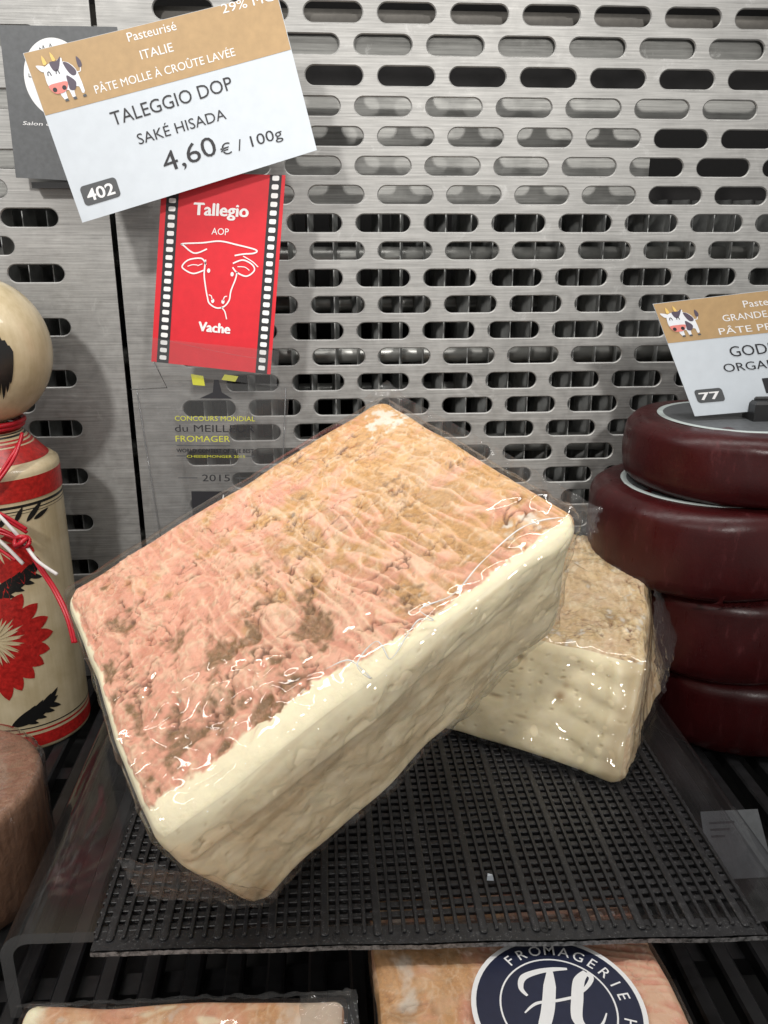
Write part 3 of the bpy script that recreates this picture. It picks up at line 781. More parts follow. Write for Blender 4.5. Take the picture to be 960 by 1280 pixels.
HIGHLIGHT_LINES = [  # paths of bright highlight lines over the film, in top face coordinates
[(-10.02, -5.57), (-10.11, -6.68), (-9.84, -7.75), (-8.56, -8.5), (-7.62, -8.6), (-6.48, -8.38), (-6.12, -8.01)] ,
[(-6.22, -8.09), (-6.33, -7.82), (-5.88, -7.25), (-5.21, -7.23), (-4.64, -7.95), (-3.5, -8.02), (-2.27, -7.65), (-1.22, -7.68), (-0.36, -8.05)] ,
[(-1.56, -6.7), (-0.68, -6.99), (-0.42, -8.13), (-0.56, -7.33), (0.55, -7.06), (0.56, -7.94), (1.5, -7.62), (2.31, -7.4), (2.75, -7.78), (2.61, -7.09), (3.93, -7.37), (5.56, -7.05), (7.57, -6.72), (8.59, -7.07), (9.56, -7.67)] ,
[(-7.3, -6.12), (-6.88, -5.57), (-6.13, -5.79), (-5.25, -6.43), (-6.23, -6.45), (-7.01, -6.75), (-6.84, -6.08)] ,
[(-5.33, -4.53), (-4.47, -5.47), (-3.86, -6.54), (-4.27, -6.42), (-3.56, -7.37), (-3.97, -7.11), (-4.76, -6.15), (-5.26, -5.32), (-5.34, -4.56)] ,
[(-7.31, -3.27), (-6.66, -3.89), (-5.99, -5.03), (-6.47, -4.67), (-6.94, -3.82), (-7.3, -3.4)] ,
[(-10.02, -5.57), (-9.79, -4.89), (-9.36, -4.17), (-8.67, -3.92), (-7.96, -4.09), (-7.3, -4.85), (-6.86, -5.33)] ,
[(-9.45, -6.92), (-9.33, -6.77), (-8.86, -7.1), (-8.98, -7.66), (-9.22, -7.12)] ,
[(-9.95, -5.46), (-8.93, -6.18), (-8.68, -5.87), (-8.23, -5.83), (-7.62, -6.2), (-7.14, -6.9), (-6.9, -7.82)] ,
[(-6.04, -7.28), (-5.43, -7.75), (-5.0, -8.69), (-5.36, -8.27), (-5.88, -7.43)] ,
[(-9.93, -6.16), (-9.51, -6.44), (-9.77, -6.56), (-10.03, -6.5)] ,
[(-8.53, -3.96), (-7.98, -3.67), (-7.85, -3.99), (-8.13, -4.13)] ,
[(-9.39, -5.06), (-9.1, -4.59), (-8.83, -4.45), (-9.13, -4.93), (-9.38, -5.26)] ,
[(-9.53, -7.66), (-8.69, -8.07), (-8.01, -8.51), (-7.1, -8.33), (-6.96, -7.59)] ,
[(-9.36, -8.83), (-8.71, -8.53), (-7.94, -8.72)] ,
]
for ln in HIGHLIGHT_LINES[2:3]:
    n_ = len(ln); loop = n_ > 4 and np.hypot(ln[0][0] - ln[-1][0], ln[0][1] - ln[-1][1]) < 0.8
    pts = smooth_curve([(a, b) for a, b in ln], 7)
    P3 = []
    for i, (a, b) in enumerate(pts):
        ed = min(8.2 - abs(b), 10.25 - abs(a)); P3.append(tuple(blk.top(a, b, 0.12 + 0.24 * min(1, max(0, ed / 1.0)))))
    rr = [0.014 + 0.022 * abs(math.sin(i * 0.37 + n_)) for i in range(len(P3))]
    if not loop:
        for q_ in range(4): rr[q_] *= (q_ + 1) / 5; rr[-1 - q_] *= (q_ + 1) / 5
    m = MB(); m.tube(P3, rr, 7); m.build('highlight_line', 'fold_highlight', big, smooth=True)  # thin white tube stands in for the highlight along the film edge
def flap(parent, corners, nu=26, nv=14, crumple=0.25, seed=1, name='film_flap'):
    c = [np.array(p, float) for p in corners]; nrm = np.cross(c[1] - c[0], c[3] - c[0]); nrm /= np.linalg.norm(nrm)
    u, w = np.meshgrid(np.linspace(0, 1, nu + 1), np.linspace(0, 1, nv + 1), indexing='ij')
    q = ((1-u)*(1-w))[..., None]*c[0] + (u*(1-w))[..., None]*c[1] + (u*w)[..., None]*c[2] + ((1-u)*w)[..., None]*c[3]
    W_ = np.linalg.norm(c[1] - c[0]); H_ = np.linalg.norm(c[3] - c[0])
    r = 1 - np.abs(fbm(u * W_ / 1.2, w * H_ / 1.2 + 9, 3, seed)) * 4
    q = q + nrm * (np.clip(r, -1, 1) * crumple)[..., None] + 0.12 * fbm(u * 3, w * 3, 2, seed + 5)[..., None] * (c[1] - c[0]) / W_
    m = nv + 1; i = (np.arange(nu)[:, None] * m + np.arange(nv)[None, :]).ravel()
    return mesh_obj(name, q.reshape(-1, 3), np.stack([i, i + m, i + m + 1, i + 1], 1), 'film_flap', parent, smooth=True)
dirx = (Rr - B) / np.linalg.norm(Rr - B); diry = (Lc - B) / np.linalg.norm(Lc - B)
# flap hanging off the lower left corner, the tucked corner on the right, the peak behind the top corner
flap(big, [B + Bc([-0.9, -0.1, 0.2]), B + Bc([-0.5, 0.3, -2.0]), Cc + Bc([-0.4, 0.2, 0.6]), Cc + Bc([0.9, -0.1, 1.6])], crumple=0.18, seed=4)
flap(big, [Rr + Bc([-1.0, 0.3, -0.1]), Rr + Bc([0.75, 1.0, -0.1]), Rr + Bc([0.5, 0.8, -1.2]), Rr + Bc([-0.2, 0.4, -1.6])], crumple=0.15, seed=6)
flap(big, [T + Bc([-1.3, 0.4, -0.6]), T + Bc([0.2, 0.6, 0.5]), T + Bc([1.6, 0.3, -0.7]), T + Bc([0.6, 0.2, -1.3])], crumple=0.15, seed=9)
flap(big, [T + Bc([0.3, 0.1, 0.05]), T + (Rr - T) * 0.5 + Bc([0.5, 0.3, 0.1]), T + (Rr - T) * 0.5 + Bc([0.2, 0.1, -0.8]), T + Bc([0.2, 0, -0.9])], 40, 8, 0.06, 12)
flap(big, [T + (Rr - T) * 0.5 + Bc([0.5, 0.3, 0.1]), Rr + Bc([0.3, 0.3, 0.1]), Rr + Bc([0.1, 0.1, -0.8]), T + (Rr - T) * 0.5 + Bc([0.2, 0.1, -0.8])], 40, 8, 0.06, 13)

# ================================================================== second wrapped cheese behind it on the mat
sec = thing('wrapped_cheese', (13, 46, 0), 'smaller cream faced cheese piece in film lying flat behind the large slab', 'cheese')
c2 = {(0,0,1): (6.5, 44.4, 6.4), (1,0,1): (16.95, 38.9, 6.15), (1,1,1): (21.7, 52.4, 7.8), (0,1,1): (11.5, 57.8, 8.2),
      (0,0,0): (4.5, 43.6, 0.0), (1,0,0): (15.2, 36.6, 0.0), (1,1,0): (22.0, 47.5, 0.0), (0,1,0): (11.5, 55, 0.0)}
blk2 = Block({k: Bc(p) for k, p in c2.items()}, (12.5, 14.0, 6.4), 0.75, 0.4, 611)
v, f, a = blk2.face(2, 1, 0.08, rind_relief(203, 0.65, 'side', *blk2.h[:2])); mesh_obj('rind', v, f, 'aged_rind', sec, smooth=True, attrs=a)
def folds2(A, B_):
    g = 0
    for (bz, wd, dp, x0) in ((0.75, 0.28, 0.30, 1.6), (-0.45, 0.22, 0.18, 2.4), (-1.75, 0.32, 0.32, 0.9), (1.9, .25, .12, 2.0)):
        g = g - dp * np.exp(-((B_ - bz + 0.10 * (A - 3)) / wd) ** 2) * sst(x0 - 0.8, x0 + 1.2, A) * sst(6.0, 4.6, A)
        g = g + 0.12 * np.exp(-((B_ - bz - .55 + 0.08 * (A - 3)) / (wd * 1.3)) ** 2) * sst(x0 - 1.2, x0 + 1.0, A) * sst(6.0, 4.6, A)
    edge = sst(4.6, 5.6, A)
    ring = 0.25 * np.exp(-((A - 4.9 + 0.06 * B_ ** 2) / 0.35) ** 2)
    return g * 0.30 + 0.10 * fbm(A / 2.2, B_ / 1.5, 2, 91) + ring * 0.6, 0.45 * edge
pr2 = paste_relief(25, 6, 3, 0.8, dents=[(2.0, 0.35, 0.33, 0.30, -0.05, 1.0), (2.1, 1.0, 0.2, 0.25, -0.03, 0.5), (-0.9, 1.9, 0.35, 0.18, 0.15, 0.6), (-1.6, -0.4, 0.5, 0.12, 0.12, 0.4), (0.2, -1.2, 0.4, 0.1, 0.08, .3)], drag=folds2)
v, f, a = blk2.face(1, -1, 0.07, pr2, fade=0.5); mesh_obj('cut_face', v, f, 'aged_paste', sec, smooth=True, attrs=a)
parts = [blk2.face(0, 1, 0.1, rind_relief(231, 0.8, 'side', *blk2.h[1:])), blk2.face(0, -1, 0.2, rind_relief(241, 0.6, 'side', *blk2.h[1:])), blk2.face(1, 1, 0.2, rind_relief(251, 0.6, 'side', *blk2.h[::2])), blk2.face(2, -1, 0.3, rind_relief(261, 0.3, 'side', *blk2.h[:2]))]
v, f, a = join_faces(parts); mesh_obj('side_rind', v, f, 'aged_rind', sec, smooth=True, attrs=a)
wrap(blk2, sec, 300, 0.10, 0.5, 0.10, 0.9)
E2 = Bc([21.7, 52.4, 7.8]); F2 = Bc([16.95, 38.9, 6.15]); G2 = Bc([22.0, 47.5, 0.0])
flap(sec, [F2 + Bc([0.3, 0, 0.1]), E2 + Bc([0.5, 0, 0.1]), G2 + Bc([1.0, 1, 3.5]), F2 + Bc([2.2, 2.5, -3.5])], 30, 16, 0.12, 17)

# piece that carries the raised end of the big slab
sup = thing('wrapped_cheese', (8.5, 46.5, 6.6), 'cheese piece wedged between the rear piece and the raised end of the slab', 'cheese')
c5 = {(0,0,0): (5.5, 44.9, 6.45), (1,0,0): (9.5, 43.4, 6.4), (1,1,0): (11.3, 48, 6.9), (0,1,0): (7.5, 50, 7.2),
      (0,0,1): (5.5, 44.9, 11.1), (1,0,1): (9.5, 43.4, 12.1), (1,1,1): (11.2, 48, 14.0), (0,1,1): (7.5, 50, 14.1)}
b5 = Block({k: Bc(p) for k, p in c5.items()}, (4.2, 5.4, 6.0), 0.4)
v, f, a = join_faces([b5.face(ax, sg, 0.2, paste_relief(701 + ax + sg, 2, 3)) for ax in (0, 1, 2) for sg in (-1, 1)])
mesh_obj('cut_piece', v, f, 'cheese_paste', sup, smooth=True, attrs=a)

# ================================================================== two wrapped slabs on the rack below
low = thing('wrapped_cheese', (7.6, 25, -5), 'wrapped pink slab with round navy sticker lying below the mat edge', 'cheese')
cL = {(0,0,1): (1.35, 17.5, -1.15), (1,0,1): (13.8, 17.3, -1.15), (1,1,1): (13.8, 31.0, -1.2), (0,1,1): (1.55, 31.6, -1.2),
      (0,0,0): (1.5, 17.6, -5), (1,0,0): (13.6, 17.4, -5), (1,1,0): (13.6, 31, -5), (0,1,0): (1.7, 31.5, -5)}
b3 = Block({k: Bc(p) for k, p in cL.items()}, (12.4, 13.8, 3.8), 0.6, 0.3, 621)
def relief_low(A, B_):
    h, a = rind_relief(403, 0.45, 'side', 6.2, 6.9)(A, B_)
    rr = np.abs(vnoise(A / 2.5, (B_ + 0.15 * A) / 0.45, 411)); h = h + 0.07 * (1 - 2 * rr) * sst(-1, 3, A)
    a['tan'] = 0.8 * sst(0.35, 0.9, 0.50 - A / 12.0 + 0.9 * fbm(A / 2, B_ / 2, 3, 415)); a['brown'] = a['brown'] * sst(2, -4, A) * 0.6
    a['mould'] = 0.6 * sst(0.40, 0.9, np.exp(-((A + 4.9) / 0.55) ** 2) * 0.75 + 0.6 * fbm(A / .8, B_ / .8, 3, 417)); a['crack'] = a['crack'] * 0.4
    a['ridge'] = np.clip(a['ridge'] + 0.5 * sst(0.35, 0.1, rr) * sst(0, 3, A), 0, 0.6); return h, a
v, f, a = b3.face(2, 1, 0.06, relief_low); mesh_obj('rind', v, f, 'cheese_rind', low, smooth=True, attrs=a)
parts = [b3.face(ax, sg, 0.15, rind_relief(431 + ax + sg, 0.5, 'side', 6, 2)) for ax, sg in ((0, -1), (0, 1), (1, 1), (2, -1))]
v, f, a = join_faces(parts); mesh_obj('side_rind', v, f, 'cheese_rind', low, smooth=True, attrs=a)
v, f, a = b3.face(1, -1, 0.15, paste_relief(441, 6, 2)); mesh_obj('cut_face', v, f, 'cheese_paste', low, smooth=True, attrs=a)
wrap(b3, low, 450, 0.16, 0.4, 0.08, 0.35)
# sticker
ST = Card((5.15, 21.2, -0.9), (12.05, 21.2, -0.9), (12.05, 28.1, -0.9), (5.15, 28.1, -0.9))
stk = thing('round_sticker', (8.6, 24.6, -0.9), 'round navy and white shop sticker on the wrapped slab below', 'sticker')
RS = 3.42
m = MB(); ST.circle(m, .5, .5, RS, 0.0); m.build('sticker_backing', 'white_print', stk)
m = MB(); ST.circle(m, .5, .5, RS - 0.2, 0.012); m.build('navy_disc', 'navy_print', stk)
m = MB(); ST.circle(m, .5, .5, RS - 1.12, 0.02, r_in=RS - 1.19); m.build('inner_ring', 'white_print', stk)
ST.arc_text("FROMAGERIE", .5, .5, RS - 0.92, 122, 6, 0.5, 'white_print', stk, 0.022, 0.004)
ST.arc_text("HISADA", .5, .5, RS - 0.92, -20, -100, 0.5, 'white_print', stk, 0.022, 0.004)
m = MB()
ST.stroke(m, [(0.34, 0.585), (0.315, 0.64), (0.345, 0.71), (0.44, 0.745), (0.54, 0.755), (0.62, 0.752)], 0.2, 0.022, taper=[0.10, 0.2, 0.28, 0.24, 0.2, 0.10])
ST.stroke(m, [(0.515, 0.75), (0.485, 0.64), (0.44, 0.50), (0.395, 0.40), (0.35, 0.335)], 0.4, 0.024, taper=[0.2, 0.5, 0.52, 0.48, 0.25])
ST.stroke(m, [(0.36, 0.345), (0.31, 0.315), (0.26, 0.34), (0.27, 0.385)], 0.2, 0.026, taper=[0.2, 0.16, 0.18, 0.10])
ST.stroke(m, [(0.30, 0.475), (0.38, 0.53), (0.50, 0.54), (0.60, 0.555)], 0.13, 0.028, taper=[0.06, 0.13, 0.13, 0.13])
ST.stroke(m, [(0.60, 0.555), (0.69, 0.61), (0.745, 0.675), (0.725, 0.715)], 0.13, 0.030, taper=[0.12, 0.16, 0.2, 0.22])
ST.stroke(m, [(0.725, 0.72), (0.665, 0.66), (0.62, 0.54), (0.585, 0.42), (0.61, 0.345)], 0.4, 0.032, taper=[0.24, 0.46, 0.48, 0.44, 0.26])
ST.stroke(m, [(0.60, 0.35), (0.66, 0.33), (0.72, 0.38), (0.76, 0.44)], 0.2, 0.034, taper=[0.24, 0.18, 0.10, 0.05])
m.build('script_letter', 'white_print', stk)

lo2 = thing('wrapped_cheese', (-6.2, 20, -5), 'wrapped pale pink slab partly in frame at the lower left corner', 'cheese')
cM = {(0,0,1): (-12.2, 14, -1.5), (1,0,1): (0.3, 13.8, -1.5), (1,1,1): (0.3, 26.4, -1.5), (0,1,1): (-12.6, 26.9, -1.5),
      (0,0,0): (-12.0, 14, -5), (1,0,0): (0.2, 14, -5), (1,1,0): (0.2, 26.2, -5), (0,1,0): (-12.2, 26.7, -5)}
b4 = Block({k: Bc(p) for k, p in cM.items()}, (12.6, 12.6, 3.5), 0.55, 0.3, 631)
def relief_lo2(A, B_):
    h, a = rind_relief(503, 0.6, 'side', 6.2, 6.2)(A, B_)
    a['tan'] = a['tan'] * 0.7; a['brown'] = a['brown'] * 0.3; a['crack'] *= 0.3
    a['mould'] = np.maximum(a['mould'] * 0.6, sst(3.6, 4.4, A + 0.7 * fbm(A, B_, 2, 9)) * 0.6); a['cream'] = np.maximum(sst(-5.2, -5.8, A), sst(0.3, .55, fbm(A / 2, B_ / 1, 2, 33)) * 0.7); return h, a
v, f, a = b4.face(2, 1, 0.07, relief_lo2); mesh_obj('rind', v, f, 'cheese_rind', lo2, smooth=True, attrs=a)
parts = [b4.face(ax, sg, 0.15, rind_relief(531 + ax + sg, 0.5, 'side', 6, 2)) for ax, sg in ((0, -1), (0, 1), (1, 1), (2, -1))]
v, f, a = join_faces(parts); mesh_obj('side_rind', v, f, 'cheese_rind', lo2, smooth=True, attrs=a)
v, f, a = b4.face(1, -1, 0.15, paste_relief(541, 6, 2)); mesh_obj('cut_face', v, f, 'cheese_paste', lo2, smooth=True, attrs=a)
wrap(b4, lo2, 550, 0.14, 0.4, 0.08, 0.4)
flap(lo2, [(-1.6, 26.4, -1.35), (0.7, 26.5, -1.3), (0.8, 24.5, -1.5), (-1.5, 24.8, -1.2)], 24, 20, 0.14, 19)
flap(lo2, [(-13.1, 27.15, -1.8), (0.5, 26.7, -1.6), (0.5, 26.2, -1.3), (-12.9, 26.6, -1.4)], 60, 8, 0.08, 21)

# ================================================================== red waxed wheels on the right
def wheel(r, hgt, cx_, cy_, z0, label, seed, tear=False, tilt=(0, 0)):
    t = thing('waxed_cheese_wheel', (cx_, cy_, z0), label, 'cheese wheel', 'red waxed cheese wheels stacked on the right')
    prof = [(0.001, 0), (r - 1.3, 0), (r - 0.55, 0.12), (r - 0.15, 0.5), (r + 0.02, 1.2), (r + 0.1, hgt * 0.5), (r, hgt - 1.3)]
    prof += [(r - 1.15 + 1.15 * math.cos(a), hgt - 1.15 + 1.15 * math.sin(a)) for a in [k * math.pi / 2 / 8 for k in range(1, 9)]] + [(r - 2.2, hgt + 0.02), (0.001, hgt)]
    m = MB(); n_ = 128; m.lathe(prof, (0, 0, 0), n_)
    v = np.array(m.v); ang = np.arctan2(v[:, 1], v[:, 0]); rad = np.hypot(v[:, 0], v[:, 1])
    w = 1 + (0.022 * fbm(ang * 1.2 + 10, v[:, 2] * 0.5, 3, seed) + 0.008 * fbm(ang * 7, v[:, 2] * 1.2, 3, seed + 9)) * (rad > r * 0.6)
    v[:, 0] *= w; v[:, 1] *= w; v[:, 2] += 0.08 * fbm(ang * 1.5, rad * 0.3, 2, seed + 3) * (v[:, 2] > hgt * .5)
    mesh_obj('wax_body', v + np.array([cx_, cy_, z0]), m.f, 'red_wax', t, smooth=True)
    m = MB(); zt = hgt + 0.07
    m.lathe([(r - 2.35, zt), (r - 2.2, zt + 0.015), (r - 2.0, zt + 0.01), (r - 1.97, zt - 0.03)], (cx_, cy_, z0), 96); m.build('label_rim', 'paper_pale', t, smooth=True)
    m = MB(); m.lathe([(0.001, zt - 0.01), (r - 2.35, zt - 0.01)], (cx_, cy_, z0), 96); m.build('top_label', 'tag_grey', t)
    if tear:
        m = MB()
        m.add([(cx_ - 2.55, cy_ - r - 0.12, z0 + 0.30), (cx_ - 1.7, cy_ - r - 0.25, z0 + 0.25), (cx_ - 1.85, cy_ - r - 0.35, z0 + 0.55), (cx_ - 1.75, cy_ - r - 0.5, z0 + 1.05), (cx_ - 2.05, cy_ - r - 0.45, z0 + 0.95), (cx_ - 2.15, cy_ - r - 0.25, z0 + 0.5)], [(0, 1, 2, 5), (5, 2, 3, 4)])
        for i in range(9):
            xx = cx_ - 1.9 + i * 0.28; m.add([(xx, cy_ - r - 0.15, z0 + 0.2), (xx + 0.3, cy_ - r - 0.18, z0 + 0.16), (xx + 0.28, cy_ - r - 0.35, z0 + 0.42 + 0.12 * (i % 2)), (xx, cy_ - r - 0.32, z0 + 0.3)], [(0, 1, 2, 3)])
        m.build('torn_wax', 'red_wax', t)
    return t
wheel(7.0, 4.35, 26.8, 52.3, 12.25, 'topmost dark red waxed wheel carrying the price tag numbered 77', 1)
wheel(7.5, 5.65, 25.2, 52.2, 6.5, 'wide red waxed wheel second from the top with torn wax at its bottom', 2, tear=True)
wheel(7.3, 5.85, 27.2, 52.2, 0.55, 'red waxed wheel third from the top just above the lowest wheel', 3)
wheel(7.1, 5.45, 28.6, 52.2, -5.0, 'lowest red waxed wheel in deep shade standing on the rack', 4)

# ================================================================== kokeshi doll
DX, DY = -21.4, 53.6
doll = thing('wooden_doll', (DX, DY, -5), 'painted wooden kokeshi doll with red flowers and round head at the left edge', 'doll')
m = MB(); m.lathe([(0.001, 0), (3.9, 0), (4.0, 0.15), (4.02, 0.4), (4.02, 17.2), (4.05, 18.9), (4.0, 19.15), (3.7, 19.4), (3.65, 19.43), (3.45, 19.5), (2.6, 20.5), (2.0, 21.2), (1.6, 21.45), (0.001, 21.5)], (DX, DY, -5), 96)
m.build('body', 'doll_wood', doll, smooth=True)
m = MB(); hp = []
for k in range(33):
    a = -math.pi / 2 + math.pi * k / 32; hp.append((max(0.001, 4.38 * math.cos(a) ** 0.94 if math.cos(a) > 0 else 0.001), 4.5 * math.sin(a)))
m.lathe(hp, (DX + 0.1, DY, 21.1), 72); m.build('head', 'doll_wood', doll, smooth=True)
def ring(z0, z1, r, mat, name='painted_band', rz=None):
    m = MB(); m.lathe([(r, z0), (rz if rz else r, z1)], (DX, DY, 0), 96); m.build(name, mat, doll, smooth=True)
ring(-5.0 + 0.35, -3.75, 4.035, 'doll_red'); ring(-3.55, -3.42, 4.035, 'doll_red'); ring(-3.2, -3.12, 4.035, 'doll_black')
ring(12.35, 13.75, 4.06, 'doll_red'); ring(11.95, 12.12, 4.035, 'doll_black'); ring(11.72, 11.78, 4.035, 'doll_black'); ring(11.55, 11.58, 4.035, 'doll_black')
prof = [(3.65, 14.43), (3.45, 14.5), (2.6, 15.5), (2.0, 16.2), (1.6, 16.45)]
def dome(z): return float(np.interp(z, [p[1] for p in prof], [p[0] for p in prof]))
for z0, z1, mt in ((14.52, 15.4, 'doll_red'), (15.48, 15.62, 'doll_red'), (15.72, 15.8, 'doll_red'), (15.93, 16.03, 'doll_black'), (16.1, 16.15, 'doll_black'), (16.2, 16.32, 'doll_red')):
    m = MB(); m.lathe([(dome(z0) + 0.03, z0), (dome((z0 + z1) / 2) + 0.03, (z0 + z1) / 2), (dome(z1) + 0.03, z1)], (DX, DY, 0), 96); m.build('painted_band', mt, doll, smooth=True)
def cylp(th, z, r=4.05): a = R_(th); return (DX + r * math.sin(a), DY - r * math.cos(a), z)
def leafshape(m, a, b, w, n=14, jag=0.0, blunt=0.5, bend=0.0):
    """painted teardrop on the body from a=(theta, z) to b, full width w cm"""
    k = R_(1) * 4.05; A_ = np.array([a[0] * k, a[1]]); B_ = np.array([b[0] * k, b[1]]); d = B_ - A_; L_ = np.linalg.norm(d); d /= L_; nn = np.array([-d[1], d[0]])
    vs = []
    for i in range(n + 1):
        t_ = i / n; hw = w / 2 * (math.sin(math.pi * t_ ** blunt) ** 0.8 if 0 < t_ < 1 else 0.02) * (1 - jag * (i % 2))
        c_ = A_ + d * L_ * t_ + nn * bend * math.sin(math.pi * t_)
        for s_ in (-1, 0, 1):
            q = c_ + nn * hw * s_; vs.append(cylp(q[0] / k, q[1]))
    m.add(vs, [(3*i + j, 3*i + j + 1, 3*i + j + 4, 3*i + j + 3) for i in range(n) for j in range(2)])
fc = (0.0, 3.4)
for th, z in ((53, 3.2), (50, 4.35), (42, 5.5), (30, 6.4), (17, 6.95), (4, 7.1), (-10, 6.9), (47.5, 2.1), (40, 1.2), (30, 0.4), (18, -0.3), (6, -0.9), (-8, -0.8), (-22, 0.2)):
    m = MB(); s_ = (fc[0] + (th - fc[0]) * 0.22, fc[1] + (z - fc[1]) * 0.22); leafshape(m, s_, (th, z), 0.95, blunt=1.7); m.build('painted_petal', 'doll_red', doll)
for k in range(14):
    a = R_(-100 + k * 17); m = MB(); th = fc[0] + 24 * math.cos(a); z = fc[1] + 1.75 * math.sin(a); leafshape(m, (fc[0] + 4 * math.cos(a), fc[1] + .3 * math.sin(a)), (th, z), 0.14, blunt=1.2)
    v_ = [(p[0] * 1.0, p[1] - 0.03, p[2]) for p in m.v]; m.v = v_; m.build('painted_stamen', 'doll_wood', doll)
for th, z in ((51, 7.9), (46, 9.0), (45, 8.3), (44, 7.4), (33, 7.0), (20, 6.9), (36, 10.2), (8, 12 - 4.4)):
    m = MB(); leafshape(m, (12 + (th - 12) * 0.25, 10.2 + (z - 10.2) * 0.25), (th, z), 0.8, blunt=1.7); m.build('painted_petal', 'doll_red', doll)
for a, b, w in (((-2, 6.2), (49.6, 8.0), 0.95), ((4, -2.9), (49, -1.4), 0.95)):
    m = MB(); leafshape(m, a, b, w, 16, 0.0, 0.9)
    for t_ in (0.25, 0.42, 0.6, 0.75):
        c_ = (a[0] + (b[0] - a[0]) * t_, a[1] + (b[1] - a[1]) * t_)
        leafshape(m, c_, (c_[0] + 12, c_[1] + 0.95), 0.36, 8, 0, 0.8); leafshape(m, c_, (c_[0] + 13, c_[1] - 0.40), 0.36, 8, 0, 0.8)
    m.build('painted_leaf', 'doll_black', doll)
for a, b, w in (((42.6, 11.0), (60, 12.1), 0.36), ((49.5, 11.05), (66.4, 11.48), 0.3), ((33, 11.1), (41, 12.0), 0.3), ((20, 10.9), (27, 11.7), .3)):
    m = MB(); leafshape(m, a, b, w, 10, 0, 0.8); m.build('painted_leaf', 'doll_black', doll)
# hair tuft and crown band on the head
def sphp(az, el, r=1.008):
    a = R_(az); e = R_(el); ce = math.cos(e)
    return (DX + 0.1 + 4.38 * r * ce ** 0.94 * math.sin(a), DY - 4.38 * r * ce ** 0.94 * math.cos(a), 21.1 + 4.5 * r * math.sin(e))
def hairstroke(m, p0, p1, w, n=12):
    vs = []
    for i in range(n + 1):
        t_ = i / n; az = p0[0] + (p1[0] - p0[0]) * t_; el = p0[1] + (p1[1] - p0[1]) * t_; hw = w * (1 - t_) ** 0.6 * (0.35 + min(1, t_ * 6) * 0.65) / 2
        for s_ in (-1, 0, 1): vs.append(sphp(az + s_ * hw, el))
    m.add(vs, [(3*i + j, 3*i + j + 1, 3*i + j + 4, 3*i + j + 3) for i in range(n) for j in range(2)])
m = MB()
for k, (a0, a1, e0, e1) in enumerate(((30, 31, 22, -24), (34, 34.5, 20, -30), (38, 38, 17, -33), (41.5, 41, 13, -27), (44, 43.5, 9, -20), (25, 26, 24, -18), (20, 21, 24, -20), (14, 15, 24, -14))):
    hairstroke(m, (a0, e0), (a1, e1), 8)
m.build('painted_hair', 'doll_black', doll)
m = MB(); vs = []
for i in range(37):
    a = i * 10
    for e in (66, 72, 78): vs.append(sphp(a, e))
m.add(vs, [(3*i + j, 3*i + j + 3, 3*i + j + 4, 3*i + j + 1) for i in range(36) for j in range(2)]); m.build('painted_crown', 'doll_red', doll)
# red and white cord round its neck
cord = thing('decorative_cord', (DX, DY - 4, 12), 'red and white paper cord knotted round the neck of the wooden doll', 'cord')
m = MB()
for dz in (0, 0.26):
    m.tube([(DX + (2.15 + dz * .4) * math.cos(a), DY + (2.15 + dz * .4) * math.sin(a), 16.5 + dz) for a in [2 * math.pi * k / 40 for k in range(41)]], 0.16, 8, False)
m.build('neck_loop', 'cord_red', cord, smooth=True)
def strand(pts, r, mat):
    m = MB(); m.tube([tuple(p) for p in smooth_curve(pts, 8)], r, 8); m.build('strand', mat, cord, smooth=True)
K_ = (-18.35, 48.75, 10.4)
for o_ in (0, 0.22):
    strand([(-18.5, 51.5, 16.4 - o_), (-18.7 - o_, 50.2, 15.2), (-19.6 - o_, 49.4, 13.9), (-20.6 - o_, 49.0, 12.9)], 0.11, 'cord_red')
    strand([(-20.4, 48.9, 12.6 - o_), (-19.3, 48.9, 12.0 - o_), (-18.2, 49.2, 11.0 - o_)], 0.11, 'cord_red')
    strand([(-20.4, 48.9, 11.3 - o_), (-19.4, 48.8, 11.1 - o_), K_], 0.11, 'cord_red')
    strand([K_, (-17.3 - o_ * 0.7, 48.4, 8.7), (-16.5 - o_ * .7, 48.0, 7.4), (-15.7 - o_ * .7, 47.2, 6.0), (-15.3 - o_ * .7, 46.6, 4.6)], 0.11, 'cord_red')
strand([(-20.6, 48.9, 12.9), (-19.6, 48.7, 12.2), (-18.8, 48.6, 11.2), K_, (-17.5, 48.3, 9.3), (-16.4, 48.2, 8.4)], 0.11, 'cord_white')
strand([(-20.8, 48.9, 11.4), (-19.6, 48.8, 10.3), (-18.5, 48.7, 8.95)], 0.12, 'cord_white')
strand([(-20.9, 48.8, 11.0), (-19.8, 48.8, 9.9), (-18.9, 48.7, 9.2)], 0.11, 'cord_red')
m = MB(); m.tube([(K_[0] + 0.42 * math.cos(a) , K_[1] - 0.12 + 0.1 * math.sin(3 * a), K_[2] + 0.36 * math.sin(a)) for a in [2 * math.pi * k / 24 for k in range(25)]], 0.14, 8, False)
m.tube([(K_[0] - 0.4, K_[1] - 0.25, K_[2] - 0.25), (K_[0], K_[1] - 0.35, K_[2]), (K_[0] + 0.35, K_[1] - 0.2, K_[2] + 0.3)], 0.15, 8)
m.build('knot', 'cord_red', cord, smooth=True)

